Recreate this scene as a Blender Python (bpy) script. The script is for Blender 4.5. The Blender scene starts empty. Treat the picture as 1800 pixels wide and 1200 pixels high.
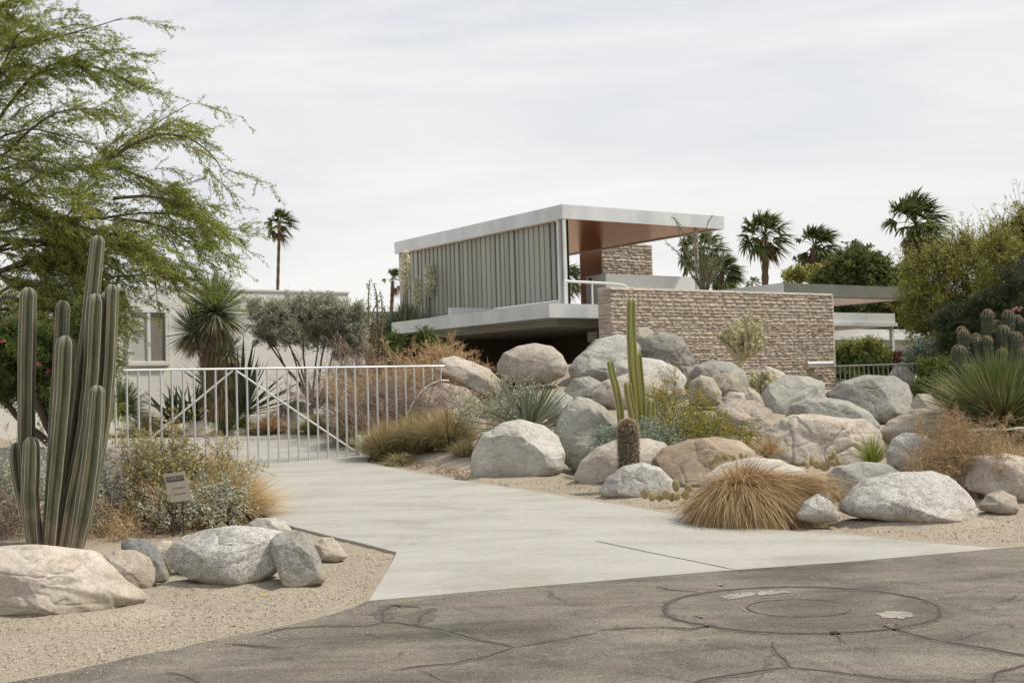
import bpy, bmesh, math, random
import numpy as np
from mathutils import Matrix, Vector
rad = math.radians
S = bpy.context.scene
COL = S.collection
rng = np.random.default_rng(7)

# ------------------------------------------------------------ camera
CAM_H, FPX = 1.55, 2250.0
PITCH, ROLL = rad(2.25), rad(-1.6)
def ray(px, py):
    x, y = px - 900.0, 600.0 - py
    c, s = math.cos(ROLL), math.sin(ROLL)
    x, y = c*x - s*y, s*x + c*y
    c, s = math.cos(PITCH), math.sin(PITCH)
    return np.array([x, c*FPX - s*y, s*FPX + c*y])
cam = bpy.data.objects.new('camera', bpy.data.cameras.new('camera'))
COL.objects.link(cam)
_c = ray(900, 600); _x = ray(901, 600) - _c; _y = ray(900, 599) - _c; _z = -_c/np.linalg.norm(_c)
cam.matrix_world = Matrix([[_x[0], _y[0], _z[0], 0], [_x[1], _y[1], _z[1], 0], [_x[2], _y[2], _z[2], CAM_H], [0, 0, 0, 1]])
cam.data.sensor_width = 36.0
cam.data.lens = 36.0*FPX/1800
cam.data.clip_end = 3000
S.camera = cam
def D(px, py, Y):                       # the point seen at a pixel at depth Y
    d = ray(px, py); d = d*(Y/d[1]); return np.array([d[0], Y, d[2] + CAM_H])
def U(px, py, z):                       # the point seen at a pixel at height z
    d = ray(px, py); d = d*((z - CAM_H)/d[2]); return np.array([d[0], d[1], z])
def W(px, Y): return px*Y/FPX           # metres of so many pixels at depth Y

# ------------------------------------------------------------ light
S.view_settings.view_transform = 'Standard'
S.view_settings.look = 'None'
S.view_settings.exposure = 0.07
S.view_settings.gamma = 1.0
S.view_settings.use_curve_mapping = False
SUN_EL, SUN_AZ = rad(54), rad(86)        # azimuth clockwise from +Y
sun = bpy.data.objects.new('sun', bpy.data.lights.new('sun', 'SUN'))
COL.objects.link(sun)
sun.data.energy = 4.1; sun.data.angle = rad(5.0); sun.data.color = (1.0, 0.93, 0.82)
_sd = Vector((math.sin(SUN_AZ)*math.cos(SUN_EL), math.cos(SUN_AZ)*math.cos(SUN_EL), math.sin(SUN_EL)))
sun.rotation_euler = _sd.to_track_quat('Z', 'Y').to_euler()
w = bpy.data.worlds.new('World'); S.world = w; w.use_nodes = True
nt = w.node_tree; nt.nodes.clear()
def wn(t, **k):
    n = nt.nodes.new(t)
    for a, b in k.items(): setattr(n, a, b)
    return n
out = wn('ShaderNodeOutputWorld'); bg = wn('ShaderNodeBackground')
sky = wn('ShaderNodeTexSky', sky_type='NISHITA', sun_disc=False, sun_elevation=SUN_EL, sun_rotation=SUN_AZ, air_density=1.0, dust_density=2.5)
tc = wn('ShaderNodeTexCoord'); sep = wn('ShaderNodeSeparateXYZ')
nt.links.new(tc.outputs['Generated'], sep.inputs[0])
grad = wn('ShaderNodeValToRGB')          # thin high overcast: whiter to the horizon
e = grad.color_ramp.elements
e[0].position = 0.0; e[0].color = (9.0, 8.85, 8.45, 1)
e[1].position = 0.42; e[1].color = (6.1, 6.55, 7.65, 1)
k = grad.color_ramp.elements.new(0.15); k.color = (7.8, 7.95, 8.25, 1)
nt.links.new(sep.outputs['Z'], grad.inputs[0])
mp = wn('ShaderNodeMapping'); mp.inputs['Scale'].default_value = (1.1, 1.1, 7.0); mp.inputs['Rotation'].default_value = (0, rad(12), rad(20))
nz = wn('ShaderNodeTexNoise'); nz.inputs['Scale'].default_value = 1.7; nz.inputs['Detail'].default_value = 6; nz.inputs['Roughness'].default_value = .55; nz.inputs['Distortion'].default_value = .6
nt.links.new(tc.outputs['Generated'], mp.inputs[0]); nt.links.new(mp.outputs[0], nz.inputs[0])
mr = wn('ShaderNodeMapRange'); mr.inputs['From Min'].default_value = .36; mr.inputs['From Max'].default_value = .66; mr.inputs['To Min'].default_value = 0; mr.inputs['To Max'].default_value = 1.0
nt.links.new(nz.outputs[0], mr.inputs[0])
mix = wn('ShaderNodeMix', data_type='RGBA')
nt.links.new(mr.outputs[0], mix.inputs[0]); nt.links.new(sky.outputs[0], mix.inputs[6]); nt.links.new(grad.outputs[0], mix.inputs[7])
veil = wn('ShaderNodeMix', data_type='RGBA'); veil.inputs[0].default_value = .9
nt.links.new(sky.outputs[0], veil.inputs[6]); nt.links.new(grad.outputs[0], veil.inputs[7]); nt.links.new(veil.outputs[2], mix.inputs[6])
mix.inputs[7].default_value = (9.0, 8.9, 8.7, 1)
for l in list(nt.links):
    if l.to_socket == mix.inputs[7]: nt.links.remove(l)
nt.links.new(mix.outputs[2], bg.inputs[0]); bg.inputs[1].default_value = 0.1
nt.links.new(bg.outputs[0], out.inputs[0])
S.cycles.max_bounces = 6; S.cycles.diffuse_bounces = 3; S.cycles.transparent_max_bounces = 8
S.cycles.use_adaptive_sampling = True; S.cycles.adaptive_threshold = 0.02
try: S.cycles.use_denoising = True
except Exception: pass

# ------------------------------------------------------------ materials
def newmat(name):
    m = bpy.data.materials.new(name); m.use_nodes = True
    t = m.node_tree; t.nodes.clear()
    o = t.nodes.new('ShaderNodeOutputMaterial'); p = t.nodes.new('ShaderNodeBsdfPrincipled')
    t.links.new(p.outputs[0], o.inputs[0])
    return m, t, o, p
def N(t, kind, ins=None, **k):
    n = t.nodes.new(kind)
    for a, b in k.items(): setattr(n, a, b)
    for a, b in (ins or {}).items():
        if hasattr(b, 'is_output'): t.links.new(b, n.inputs[a])
        else: n.inputs[a].default_value = b
    return n
def c4(c): return (c[0], c[1], c[2], 1)
def ramp(t, fac, stops):
    r = N(t, 'ShaderNodeValToRGB', {0: fac}); el = r.color_ramp.elements
    el[0].position, el[0].color = stops[0][0], c4(stops[0][1])
    el[1].position, el[1].color = stops[-1][0], c4(stops[-1][1])
    for p, c in stops[1:-1]: el.new(p).color = c4(c)
    return r.outputs[0]
def noise(t, vec, scale, detail=4, rough=.55, dist=0):
    n = N(t, 'ShaderNodeTexNoise', {'Scale': scale, 'Detail': detail, 'Roughness': rough, 'Distortion': dist})
    if vec is not None: t.links.new(vec, n.inputs['Vector'])
    return n.outputs[0]
def mixc(t, fac, a, b, mode='MIX'):
    m = N(t, 'ShaderNodeMix', data_type='RGBA', blend_type=mode)
    for i, v in ((0, fac), (6, a), (7, b)):
        if hasattr(v, 'is_output'): t.links.new(v, m.inputs[i])
        else: m.inputs[i].default_value = c4(v) if i else v
    return m.outputs[2]
def bump(t, p, h, strength, dist, prev=None):
    b = N(t, 'ShaderNodeBump', {'Strength': strength, 'Distance': dist, 'Height': h})
    if prev: t.links.new(prev, b.inputs['Normal'])
    t.links.new(b.outputs[0], p.inputs['Normal']); return b.outputs[0]
def plain(name, a, b=None, scale=3, rough=.7, metal=0, bs=0, bscale=20, spec=.3, stretch=None, coat=0):
    m, t, o, p = newmat(name); b = b or tuple(v*.85 for v in a)
    v = N(t, 'ShaderNodeTexCoord').outputs['Object']
    if stretch: v = N(t, 'ShaderNodeMapping', {0: v, 'Scale': stretch}).outputs[0]
    f = noise(t, v, scale, 6, .6, .3)
    t.links.new(ramp(t, f, [(.3, a), (.7, b)]), p.inputs['Base Color'])
    p.inputs['Roughness'].default_value = rough; p.inputs['Metallic'].default_value = metal
    p.inputs['Specular IOR Level'].default_value = spec; p.inputs['Coat Weight'].default_value = coat
    if bs: bump(t, p, noise(t, v, bscale, 6), bs, .01)
    return m
def leafmat(name, cols, rough=.6, tr=.25, spec=.25):
    m, t, o, p = newmat(name)
    g = N(t, 'ShaderNodeNewGeometry').outputs['Random Per Island']
    n = len(cols); c = ramp(t, g, [(i/(n - 1), c) for i, c in enumerate(cols)])
    t.links.new(c, p.inputs['Base Color']); p.inputs['Roughness'].default_value = rough
    p.inputs['Specular IOR Level'].default_value = spec
    if tr:
        q = N(t, 'ShaderNodeBsdfTranslucent', {0: c}); x = N(t, 'ShaderNodeMixShader', {0: tr, 1: p.outputs[0], 2: q.outputs[0]})
        t.links.new(x.outputs[0], o.inputs[0])
    return m
def rockmat(name, a, b, stain, speck=.5, sscale=70, stn=.5, bs=.28):
    m, t, o, p = newmat(name)
    ob = N(t, 'ShaderNodeTexCoord').outputs['Object']; rn = N(t, 'ShaderNodeObjectInfo').outputs['Random']
    off = N(t, 'ShaderNodeVectorMath', {0: (31.7, 17.3, 23.1), 3: rn}, operation='SCALE').outputs[0]
    v = N(t, 'ShaderNodeVectorMath', {0: ob, 1: off}, operation='ADD').outputs[0]
    c = ramp(t, noise(t, v, 2.2, 8, .62, .5), [(.3, a), (.68, b)])
    st = ramp(t, noise(t, v, 1.1, 5, .55, 1.2), [(.52, (0, 0, 0)), (.68, (stn, stn, stn))])
    c = mixc(t, N(t, 'ShaderNodeRGBToBW', {0: st}).outputs[0], c, stain)
    # mineral veins and thin dark cracks with a shape of their own
    vv = N(t, 'ShaderNodeMapping', {0: v, 'Rotation': (.4, .5, .3), 'Scale': (1, 1, 3.2)}).outputs[0]
    vn = N(t, 'ShaderNodeMath', {0: noise(t, vv, 1.3, 7, .6, 1.5), 1: .5}, operation='SUBTRACT').outputs[0]
    va = N(t, 'ShaderNodeMath', {0: vn}, operation='ABSOLUTE').outputs[0]
    crack = N(t, 'ShaderNodeMapRange', {0: va, 1: 0.0, 2: .012, 3: .62, 4: 1.0}).outputs[0]
    s1 = ramp(t, noise(t, v, sscale, 3, .7), [(.38, (1 - speck,)*3), (.52, (1, 1, 1)), (.7, (1 + .25*speck,)*3)])
    s2 = ramp(t, noise(t, v, sscale*.28, 6, .75), [(.34, (1 - speck*.75,)*3), (.55, (1.04,)*3)])
    c = mixc(t, 1.0, c, s1, 'MULTIPLY'); c = mixc(t, 1.0, c, s2, 'MULTIPLY')
    cc = N(t, 'ShaderNodeCombineColor', {0: crack, 1: crack, 2: crack}).outputs[0]
    c = mixc(t, .7, c, cc, 'MULTIPLY')
    dn = ramp(t, noise(t, v, 1.7, 7, .68, .8), [(.36, (.70, .67, .62)), (.5, (1, 1, 1)), (.66, (1.1, 1.1, 1.1))]); c = mixc(t, .8, c, dn, 'MULTIPLY')
    # sand and dust caked onto the foot of each stone
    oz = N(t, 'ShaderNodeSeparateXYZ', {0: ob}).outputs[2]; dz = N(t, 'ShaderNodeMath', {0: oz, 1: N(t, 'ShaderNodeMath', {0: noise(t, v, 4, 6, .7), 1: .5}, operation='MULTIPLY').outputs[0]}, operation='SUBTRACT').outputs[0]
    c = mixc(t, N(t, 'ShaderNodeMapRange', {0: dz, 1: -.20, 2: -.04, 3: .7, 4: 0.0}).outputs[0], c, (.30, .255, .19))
    t.links.new(c, p.inputs['Base Color']); p.inputs['Roughness'].default_value = .85; p.inputs['Specular IOR Level'].default_value = .2
    n1 = bump(t, p, noise(t, v, 5, 10, .62, .6), bs, .05)
    n2 = bump(t, p, crack, .35, .012, n1)
    bump(t, p, noise(t, v, sscale, 3, .7), .3, .004, n2)
    return m
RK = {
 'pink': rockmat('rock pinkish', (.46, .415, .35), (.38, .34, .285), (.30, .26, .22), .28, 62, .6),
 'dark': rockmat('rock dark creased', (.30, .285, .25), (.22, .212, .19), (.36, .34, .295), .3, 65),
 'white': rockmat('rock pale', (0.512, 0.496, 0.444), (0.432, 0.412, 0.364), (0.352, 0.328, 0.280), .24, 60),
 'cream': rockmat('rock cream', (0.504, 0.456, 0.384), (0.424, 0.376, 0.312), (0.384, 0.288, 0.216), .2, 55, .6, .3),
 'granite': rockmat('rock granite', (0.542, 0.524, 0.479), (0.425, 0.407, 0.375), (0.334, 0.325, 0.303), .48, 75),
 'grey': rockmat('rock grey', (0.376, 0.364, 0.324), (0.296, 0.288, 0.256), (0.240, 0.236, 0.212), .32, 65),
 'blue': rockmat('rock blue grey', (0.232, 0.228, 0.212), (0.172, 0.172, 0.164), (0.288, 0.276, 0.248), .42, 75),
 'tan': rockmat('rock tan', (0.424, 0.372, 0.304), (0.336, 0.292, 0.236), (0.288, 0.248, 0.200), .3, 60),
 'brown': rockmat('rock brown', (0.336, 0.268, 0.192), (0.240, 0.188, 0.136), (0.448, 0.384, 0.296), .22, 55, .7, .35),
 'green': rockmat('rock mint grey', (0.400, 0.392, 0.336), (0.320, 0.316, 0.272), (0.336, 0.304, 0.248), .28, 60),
}
def sandmat():
    m, t, o, p = newmat('desert sand')
    v = N(t, 'ShaderNodeTexCoord').outputs['Object']
    c = ramp(t, noise(t, v, .9, 6, .6), [(.3, (.375, .328, .258)), (.7, (.318, .277, .218))])
    g = ramp(t, noise(t, v, 75, 3, .8), [(.36, (.45, .43, .41)), (.5, (1, 1, 1)), (.68, (1.22, 1.2, 1.16))])
    g2 = ramp(t, noise(t, v, 22, 4, .8), [(.33, (.62, .6, .58)), (.5, (1, 1, 1))])
    c = mixc(t, 1, c, g, 'MULTIPLY'); c = mixc(t, 1, c, g2, 'MULTIPLY')
    t.links.new(c, p.inputs['Base Color']); p.inputs['Roughness'].default_value = .95; p.inputs['Specular IOR Level'].default_value = .1
    n1 = bump(t, p, noise(t, v, 6, 8, .65), .5, .05); bump(t, p, noise(t, v, 75, 3, .7), .5, .012, n1)
    return m
def concretemat():
    m, t, o, p = newmat('driveway concrete')
    v = N(t, 'ShaderNodeTexCoord').outputs['Object']
    sv = N(t, 'ShaderNodeMapping', {0: v, 'Rotation': (0, 0, rad(8)), 'Scale': (.35, 1.3, 1)}).outputs[0]
    c = ramp(t, noise(t, sv, 1.6, 7, .6, .4), [(.3, (.30, .29, .255)), (.5, (.35, .34, .302)), (.7, (.378, .368, .328))])
    g = ramp(t, noise(t, v, 14, 6, .7), [(.3, (.9, .9, .9)), (.6, (1.03, 1.03, 1.03))])
    st_ = ramp(t, noise(t, v, .55, 5, .65, 1.4), [(.34, (.86, .85, .82)), (.48, (1, 1, 1)), (.66, (1.04, 1.04, 1.04))]); c = mixc(t, 1, c, st_, 'MULTIPLY')
    sp_ = ramp(t, noise(t, v, 6, 2, .5), [(.24, (.7, .68, .64)), (.27, (1, 1, 1))]); c = mixc(t, .6, c, sp_, 'MULTIPLY')
    c = mixc(t, 1, c, g, 'MULTIPLY')
    t.links.new(c, p.inputs['Base Color']); p.inputs['Roughness'].default_value = .72; p.inputs['Specular IOR Level'].default_value = .25
    bump(t, p, noise(t, v, 40, 5, .6), .12, .006)
    return m
def asphaltmat():
    m, t, o, p = newmat('worn asphalt')
    v = N(t, 'ShaderNodeTexCoord').outputs['Object']
    sv = N(t, 'ShaderNodeMapping', {0: v, 'Rotation': (0, 0, rad(-8)), 'Scale': (.5, 1.4, 1)}).outputs[0]
    c = ramp(t, noise(t, sv, 1.3, 8, .66, .8), [(.32, (.098, .088, .072)), (.5, (.155, .141, .117)), (.68, (.212, .194, .163))])
    g = ramp(t, noise(t, v, 95, 2, .8), [(.36, (.42, .41, .4)), (.5, (1, 1, 1)), (.66, (1.55, 1.52, 1.45))])
    g2 = ramp(t, noise(t, v, 30, 5, .8), [(.33, (.66, .66, .65)), (.52, (1, 1, 1)), (.7, (1.18, 1.17, 1.14))])
    c = mixc(t, 1, c, g, 'MULTIPLY'); c = mixc(t, 1, c, g2, 'MULTIPLY')
    wv = N(t, 'ShaderNodeVectorMath', {0: v, 1: N(t, 'ShaderNodeVectorMath', {0: N(t, 'ShaderNodeTexNoise', {'Vector': v, 'Scale': 1.8, 'Detail': 7, 'Roughness': .65}).outputs['Color'], 3: .55}, operation='SCALE').outputs[0]}, operation='ADD').outputs[0]
    vo = N(t, 'ShaderNodeTexVoronoi', {'Vector': wv, 'Scale': .55}, feature='DISTANCE_TO_EDGE').outputs['Distance']
    wd = N(t, 'ShaderNodeMapRange', {0: noise(t, v, .8, 4, .6), 1: .46, 2: .66, 3: 0.0, 4: .010}).outputs[0]
    ck = N(t, 'ShaderNodeMath', {0: vo, 1: wd}, operation='LESS_THAN').outputs[0]
    c = mixc(t, N(t, 'ShaderNodeMath', {0: ck, 1: .62}, operation='MULTIPLY').outputs[0], c, (.05, .044, .036))
    pt = ramp(t, noise(t, v, .7, 6, .7, 1.0), [(.36, (.68, .67, .65)), (.5, (1, 1, 1)), (.64, (1.18, 1.16, 1.12))]); c = mixc(t, 1, c, pt, 'MULTIPLY')
    t.links.new(c, p.inputs['Base Color']); p.inputs['Roughness'].default_value = .85; p.inputs['Specular IOR Level'].default_value = .25
    n1 = bump(t, p, noise(t, v, 2.5, 6, .6), .25, .03); bump(t, p, noise(t, v, 95, 2, .8), .6, .01, n1)
    return m
def cactusmat():
    m, t, o, p = newmat('columnar cactus skin')
    v = N(t, 'ShaderNodeTexCoord').outputs['Object']; rn = N(t, 'ShaderNodeObjectInfo').outputs['Random']
    v = N(t, 'ShaderNodeVectorMath', {0: v, 1: N(t, 'ShaderNodeVectorMath', {0: (9.7, 3.3, 5.1), 3: rn}, operation='SCALE').outputs[0]}, operation='ADD').outputs[0]
    s_ = N(t, 'ShaderNodeMapping', {0: v, 'Scale': (1, 1, .22)}).outputs[0]
    c = ramp(t, noise(t, s_, 9, 6, .6), [(.32, (.064, .072, .038)), (.5, (.102, .103, .056)), (.66, (.165, .143, .087))])
    z = N(t, 'ShaderNodeSeparateXYZ', {0: N(t, 'ShaderNodeTexCoord').outputs['Object']}).outputs[2]
    cork = N(t, 'ShaderNodeMath', {0: noise(t, v, 3, 6, .7, .5), 1: N(t, 'ShaderNodeMapRange', {0: z, 1: 0, 2: 1.5, 3: .18, 4: -.16}).outputs[0]}, operation='ADD').outputs[0]
    f = N(t, 'ShaderNodeMapRange', {0: cork, 1: .56, 2: .70}).outputs[0]
    c = mixc(t, f, c, (.20, .155, .10)); t.links.new(c, p.inputs['Base Color']); p.inputs['Roughness'].default_value = .6
    bump(t, p, noise(t, v, 25, 6, .6), .25, .01); return m
MAT = dict(sand=sandmat(), concrete=concretemat(), asphalt=asphaltmat(),
 crack=plain('asphalt crack', (.045, .04, .033), (.095, .083, .066), 9, .95),
 smear=plain('weathered dark asphalt band', (.072, .066, .054), (.13, .118, .098), 14, .95, bs=.5, bscale=60),
 joint=plain('concrete joint', (.12, .11, .1), rough=.9),
 patch=plain('exposed sandy patch', (.33, .30, .25), (.25, .225, .19), 6, .9, bs=.4, bscale=40),
 galv=plain('weathered aluminium', (.66, .67, .655), (.46, .485, .485), 1.5, .4, .0, .05, 3, .5, (1, 1, .45)),
 galvw=plain('pale painted fascia', (0.622, 0.630, 0.613), (0.521, 0.533, 0.529), 1.4, .5, .0, .05, 4, .4),
 louver=plain('louver metal', (.35, .345, .29), (.30, .295, .245), 2.0, .5, .0, 0, 5, .4, (1, 1, .2)),
 wood=plain('varnished cedar', (.54, .20, .045), (.42, .15, .032), 4, .24, .75, .03, 12, .1, (1.0, 9, 9)),
 chimneyshade=plain('reddish brown chimney shade', (.24, .10, .05), (.17, .07, .035), 5, .6, 0, .1, 12, .2, (1, 1, 8)),
 white=plain('white plaster', (0.672, 0.664, 0.630), (0.613, 0.605, 0.571), 2, .8, 0, .15, 40),
 stucco=plain('white stucco', (0.726, 0.712, 0.662), (0.653, 0.639, 0.594), 1.2, .9, 0, .5, 26),
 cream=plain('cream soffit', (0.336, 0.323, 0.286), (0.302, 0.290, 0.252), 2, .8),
 carport=plain('brown carport plaster', (.16, .115, .075), (.13, .095, .062), 2, .85),
 steel=plain('silver painted steel', (0.569, 0.564, 0.548), (0.486, 0.482, 0.471), 6, .45, .2),
 brass=plain('bronze plaque', (.36, .32, .25), (.30, .265, .205), 8, .5, .3),
 darkm=plain('dark bronze', (.05, .045, .035), (.08, .07, .055), 30, .6, .2),
 glass=plain('dark curtained glass', (.20, .21, .21), (.13, .135, .135), 1.2, .08, 0, spec=.6, stretch=(6, 6, .3)),
 curtain=plain('pale curtain', (.52, .52, .48), (.40, .40, .37), 5, .8, stretch=(8, 8, .2)),
 silver=plain('polished aluminium', (.75, .75, .74), (.66, .66, .65), 3, .25, .9),
 bark=plain('grey brown bark', (.115, .085, .06), (.06, .045, .032), 10, .9, 0, .6, 30, stretch=(1, 1, .3)),
 palmbark=plain('palm trunk bark', (.17, .115, .075), (.09, .06, .042), 9, .9, 0, .6, 14, stretch=(1, 1, 3)),
 olivebark=plain('olive bark', (.14, .115, .095), (.08, .065, .055), 9, .9, 0, .5, 30),
 drytwig=leafmat('dry twigs purple grey', [(0.187, 0.137, 0.108), (0.287, 0.216, 0.166), (0.374, 0.294, 0.223)], .9, 0),
 orangetwig=leafmat('dry twigs orange', [(.38, .255, .14), (.53, .37, .20), (.64, .47, .28)], .9, .1),
 cactus=cactusmat(),
 cactusy=plain('yellow green cactus skin', (.27, .26, .06), (.20, .205, .05), 3, .55, 0, 0, 5, .3, (1, 1, .3)),
 cactusg=plain('grey green cactus skin', (0.051, 0.063, 0.036), (0.033, 0.045, 0.024), 4, .6),
 spine=leafmat('pale spines', [(.48, .44, .35), (.62, .58, .48)], .8, 0),
 tanspine=leafmat('tan spines', [(0.375, 0.275, 0.188), (0.575, 0.450, 0.312), (0.275, 0.188, 0.125)], .8, .1),
 cork=plain('corky cactus base', (.19, .145, .09), (.12, .10, .065), 6, .9, 0, .4, 25),
 cholla=leafmat('cholla spines', [(.60, .56, .38), (.78, .73, .53), (.48, .44, .27)], .8, .15),
 chollaskin=plain('cholla stem', (.50, .46, .28), (.36, .33, .18), 9, .8),
 ocot=leafmat('ocotillo stems', [(.14, .145, .075), (.22, .21, .12), (.19, .15, .10)], .8, .1),
 pear=leafmat('prickly pear pads', [(.19, .20, .085), (.28, .25, .12), (.34, .27, .14)], .7, 0),
 mesq=leafmat('feathery tree leaves', [(.17, .20, .035), (.25, .29, .05), (.35, .38, .085), (.44, .45, .14)], .6, .45),
 deepleaf=leafmat('dense shrub leaves', [(.06, .095, .022), (.10, .145, .03), (.16, .20, .05)], .6, .3),
 mesqb=leafmat('far tree leaves olive', [(0.168, 0.189, 0.041), (0.265, 0.280, 0.063), (0.392, 0.379, 0.099), (0.463, 0.420, 0.155)], .65, .4),
 roundleaf=leafmat('mid green tree leaves', [(.075, .095, .028), (.12, .145, .04), (.18, .195, .06)], .65, .3),
 darkleaf=leafmat('dark conifer leaves', [(0.034, 0.052, 0.023), (0.057, 0.081, 0.032), (0.086, 0.109, 0.046)], .7, .15),
 olive=leafmat('olive tree leaves', [(0.288, 0.300, 0.210), (0.396, 0.402, 0.294), (0.504, 0.504, 0.384)], .7, .2),
 silverleaf=leafmat('silver grey leaves', [(0.312, 0.338, 0.237), (0.475, 0.488, 0.375), (0.600, 0.587, 0.475)], .75, .25),
 blueleaf=leafmat('blue green leaves', [(0.188, 0.250, 0.188), (0.288, 0.362, 0.275), (0.400, 0.450, 0.350)], .75, .25),
 yellow=leafmat('yellow flowers', [(.42, .30, .03), (.55, .42, .06), (.30, .22, .03)], .8, .2),
 pink=leafmat('magenta flowers', [(.42, .05, .12), (.50, .10, .17)], .8, .2),
 golden=leafmat('golden grass', [(.30, .20, .10), (.50, .36, .19), (.70, .55, .33), (.22, .145, .07), (.46, .30, .15)], .8, .25),
 greengrass=leafmat('green straw grass', [(.24, .23, .10), (.37, .34, .17), (.52, .46, .27), (.18, .165, .075)], .8, .25),
 yucca=leafmat('yucca blades', [(0.125, 0.156, 0.075), (0.200, 0.237, 0.125), (0.300, 0.325, 0.188)], .5, .15, .4),
 strawleaf=leafmat('straw coloured bush leaves', [(.30, .27, .12), (.42, .37, .18), (.54, .46, .24), (.26, .26, .13)], .8, .25),
 goldb=leafmat('bright golden straw', [(.50, .37, .18), (.66, .51, .27), (.78, .63, .38), (.36, .25, .11)], .8, .3),
 litter=leafmat('dry leaf litter', [(.16, .10, .06), (.26, .18, .11), (.36, .27, .17), (.22, .13, .07)], .9, .1),
 spoon=leafmat('spoon plant blades', [(0.072, 0.111, 0.033), (0.117, 0.156, 0.046), (0.195, 0.215, 0.078)], .55, .25),
 strawblade=leafmat('straw blades', [(.30, .25, .13), (.42, .35, .20), (.20, .20, .09)], .7, .2),
 agave=leafmat('agave leaves', [(0.151, 0.177, 0.108), (0.204, 0.231, 0.151), (0.279, 0.300, 0.204)], .5, .1, .35),
 darkagave=leafmat('dark agave leaves', [(0.065, 0.091, 0.046), (0.111, 0.143, 0.072), (0.156, 0.182, 0.098)], .5, .1, .35),
 thatch=leafmat('dead leaf thatch', [(.20, .145, .09), (.30, .225, .14), (.38, .295, .19)], .9, .1),
 palm=leafmat('palm fronds', [(.07, .10, .03), (.115, .155, .045), (.19, .22, .075)], .5, .2, .4),
 deadpalm=leafmat('dead palm fronds', [(.17, .11, .06), (.25, .165, .09)], .8, .15),
 cream_fl=leafmat('cream yucca blossom', [(.74, .70, .52), (.84, .81, .64), (.64, .60, .42)], .8, .3),
 redleaf=leafmat('reddish shrub leaves', [(.16, .065, .05), (.22, .10, .07), (.12, .09, .05)], .8, .15),
 ylleaf=leafmat('yellow green leaves', [(0.150, 0.181, 0.037), (0.263, 0.288, 0.062), (0.375, 0.362, 0.112)], .7, .3),
)

_t = MAT['louver'].node_tree; _p = [n for n in _t.nodes if n.type == 'BSDF_PRINCIPLED'][0]; _l = _p.inputs['Base Color'].links[0].from_socket
_r = N(_t, 'ShaderNodeMapRange', {0: N(_t, 'ShaderNodeObjectInfo').outputs['Random'], 3: .90, 4: 1.07}).outputs[0]
_t.links.new(mixc(_t, 1, _l, N(_t, 'ShaderNodeCombineColor', {0: _r, 1: _r, 2: _r}).outputs[0], 'MULTIPLY'), _p.inputs['Base Color'])
# ------------------------------------------------------------ numeric helpers
def norm(a): return a/np.maximum(np.linalg.norm(a, axis=-1, keepdims=True), 1e-9)
_P = np.random.default_rng(3).permutation(256); _P = np.concatenate([_P, _P, _P])
_GR = norm(np.random.default_rng(4).normal(size=(256, 3)))
def perlin(p):
    i = np.floor(p).astype(int); f = p - i; i &= 255; u = f*f*f*(f*(f*6 - 15) + 10); r = 0
    for dx in (0, 1):
        for dy in (0, 1):
            for dz in (0, 1):
                h = _P[_P[_P[(i[..., 0] + dx) & 255] + ((i[..., 1] + dy) & 255)] + ((i[..., 2] + dz) & 255)]
                g = _GR[h]
                dot = g[..., 0]*(f[..., 0] - dx) + g[..., 1]*(f[..., 1] - dy) + g[..., 2]*(f[..., 2] - dz)
                wt = (u[..., 0] if dx else 1 - u[..., 0])*(u[..., 1] if dy else 1 - u[..., 1])*(u[..., 2] if dz else 1 - u[..., 2])
                r = r + dot*wt
    return r
def fbm(p, o=4, g=.5):
    s = 0; a = 1
    for k in range(o): s = s + a*perlin(p*2**k + 7.3*k); a *= g
    return s
def sstep(x): x = np.clip(x, 0, 1); return x*x*(3 - 2*x)

class MB:
    def __init__(s): s.V, s.F, s.n = [], [], 0
    def add(s, v, f, mi=0):
        v = np.asarray(v, float).reshape(-1, 3); f = np.asarray(f, int)
        s.V.append(v); s.F.append((f + s.n, mi)); s.n += len(v); return s
    def build(s, name, mats, parent=None, loc=None, smooth=False):
        V = np.concatenate(s.V)
        if not isinstance(mats, (list, tuple)): mats = [mats]
        if parent is not None: L = np.array(parent['_w'])
        else: L = np.array(loc if loc is not None else (0, 0, 0), float)
        me = bpy.data.meshes.new(name)
        me.vertices.add(len(V)); me.vertices.foreach_set('co', (V - L).astype(np.float32).ravel())
        lv = np.concatenate([f.ravel() for f, _ in s.F]); tot = np.concatenate([np.full(len(f), f.shape[1]) for f, _ in s.F])
        mi = np.concatenate([np.full(len(f), m) for f, m in s.F])
        me.loops.add(len(lv)); me.loops.foreach_set('vertex_index', lv.astype(np.int32))
        me.polygons.add(len(tot)); me.polygons.foreach_set('loop_start', (np.cumsum(tot) - tot).astype(np.int32))
        for m in mats: me.materials.append(MAT[m] if isinstance(m, str) else m)
        me.polygons.foreach_set('material_index', mi.astype(np.int32))
        me.polygons.foreach_set('use_smooth', np.full(len(tot), smooth))
        me.update(calc_edges=True)
        o = bpy.data.objects.new(name, me); COL.objects.link(o)
        if parent is not None: o.parent = parent; o['_w'] = [float(x) for x in L]
        else: o.location = L; o['_w'] = [float(x) for x in L]
        return o
def tag(o, label, cat, group=None):
    o['label'] = label; o['category'] = cat
    if group: o['group'] = group
    return o
def thing(name, label, cat, loc, group=None):
    o = bpy.data.objects.new(name, None); COL.objects.link(o); o.empty_display_size = .2
    o.location = [float(x) for x in loc]; o['_w'] = [float(x) for x in loc]
    return tag(o, label, cat, group)
BOXF = np.array([[0, 3, 2, 1], [4, 5, 6, 7], [0, 1, 5, 4], [1, 2, 6, 5], [2, 3, 7, 6], [3, 0, 4, 7]])
HA = np.array([math.cos(rad(34.7)), math.sin(rad(34.7)), 0]); HB = np.array([-HA[1], HA[0], 0])   # the house's two directions
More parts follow.
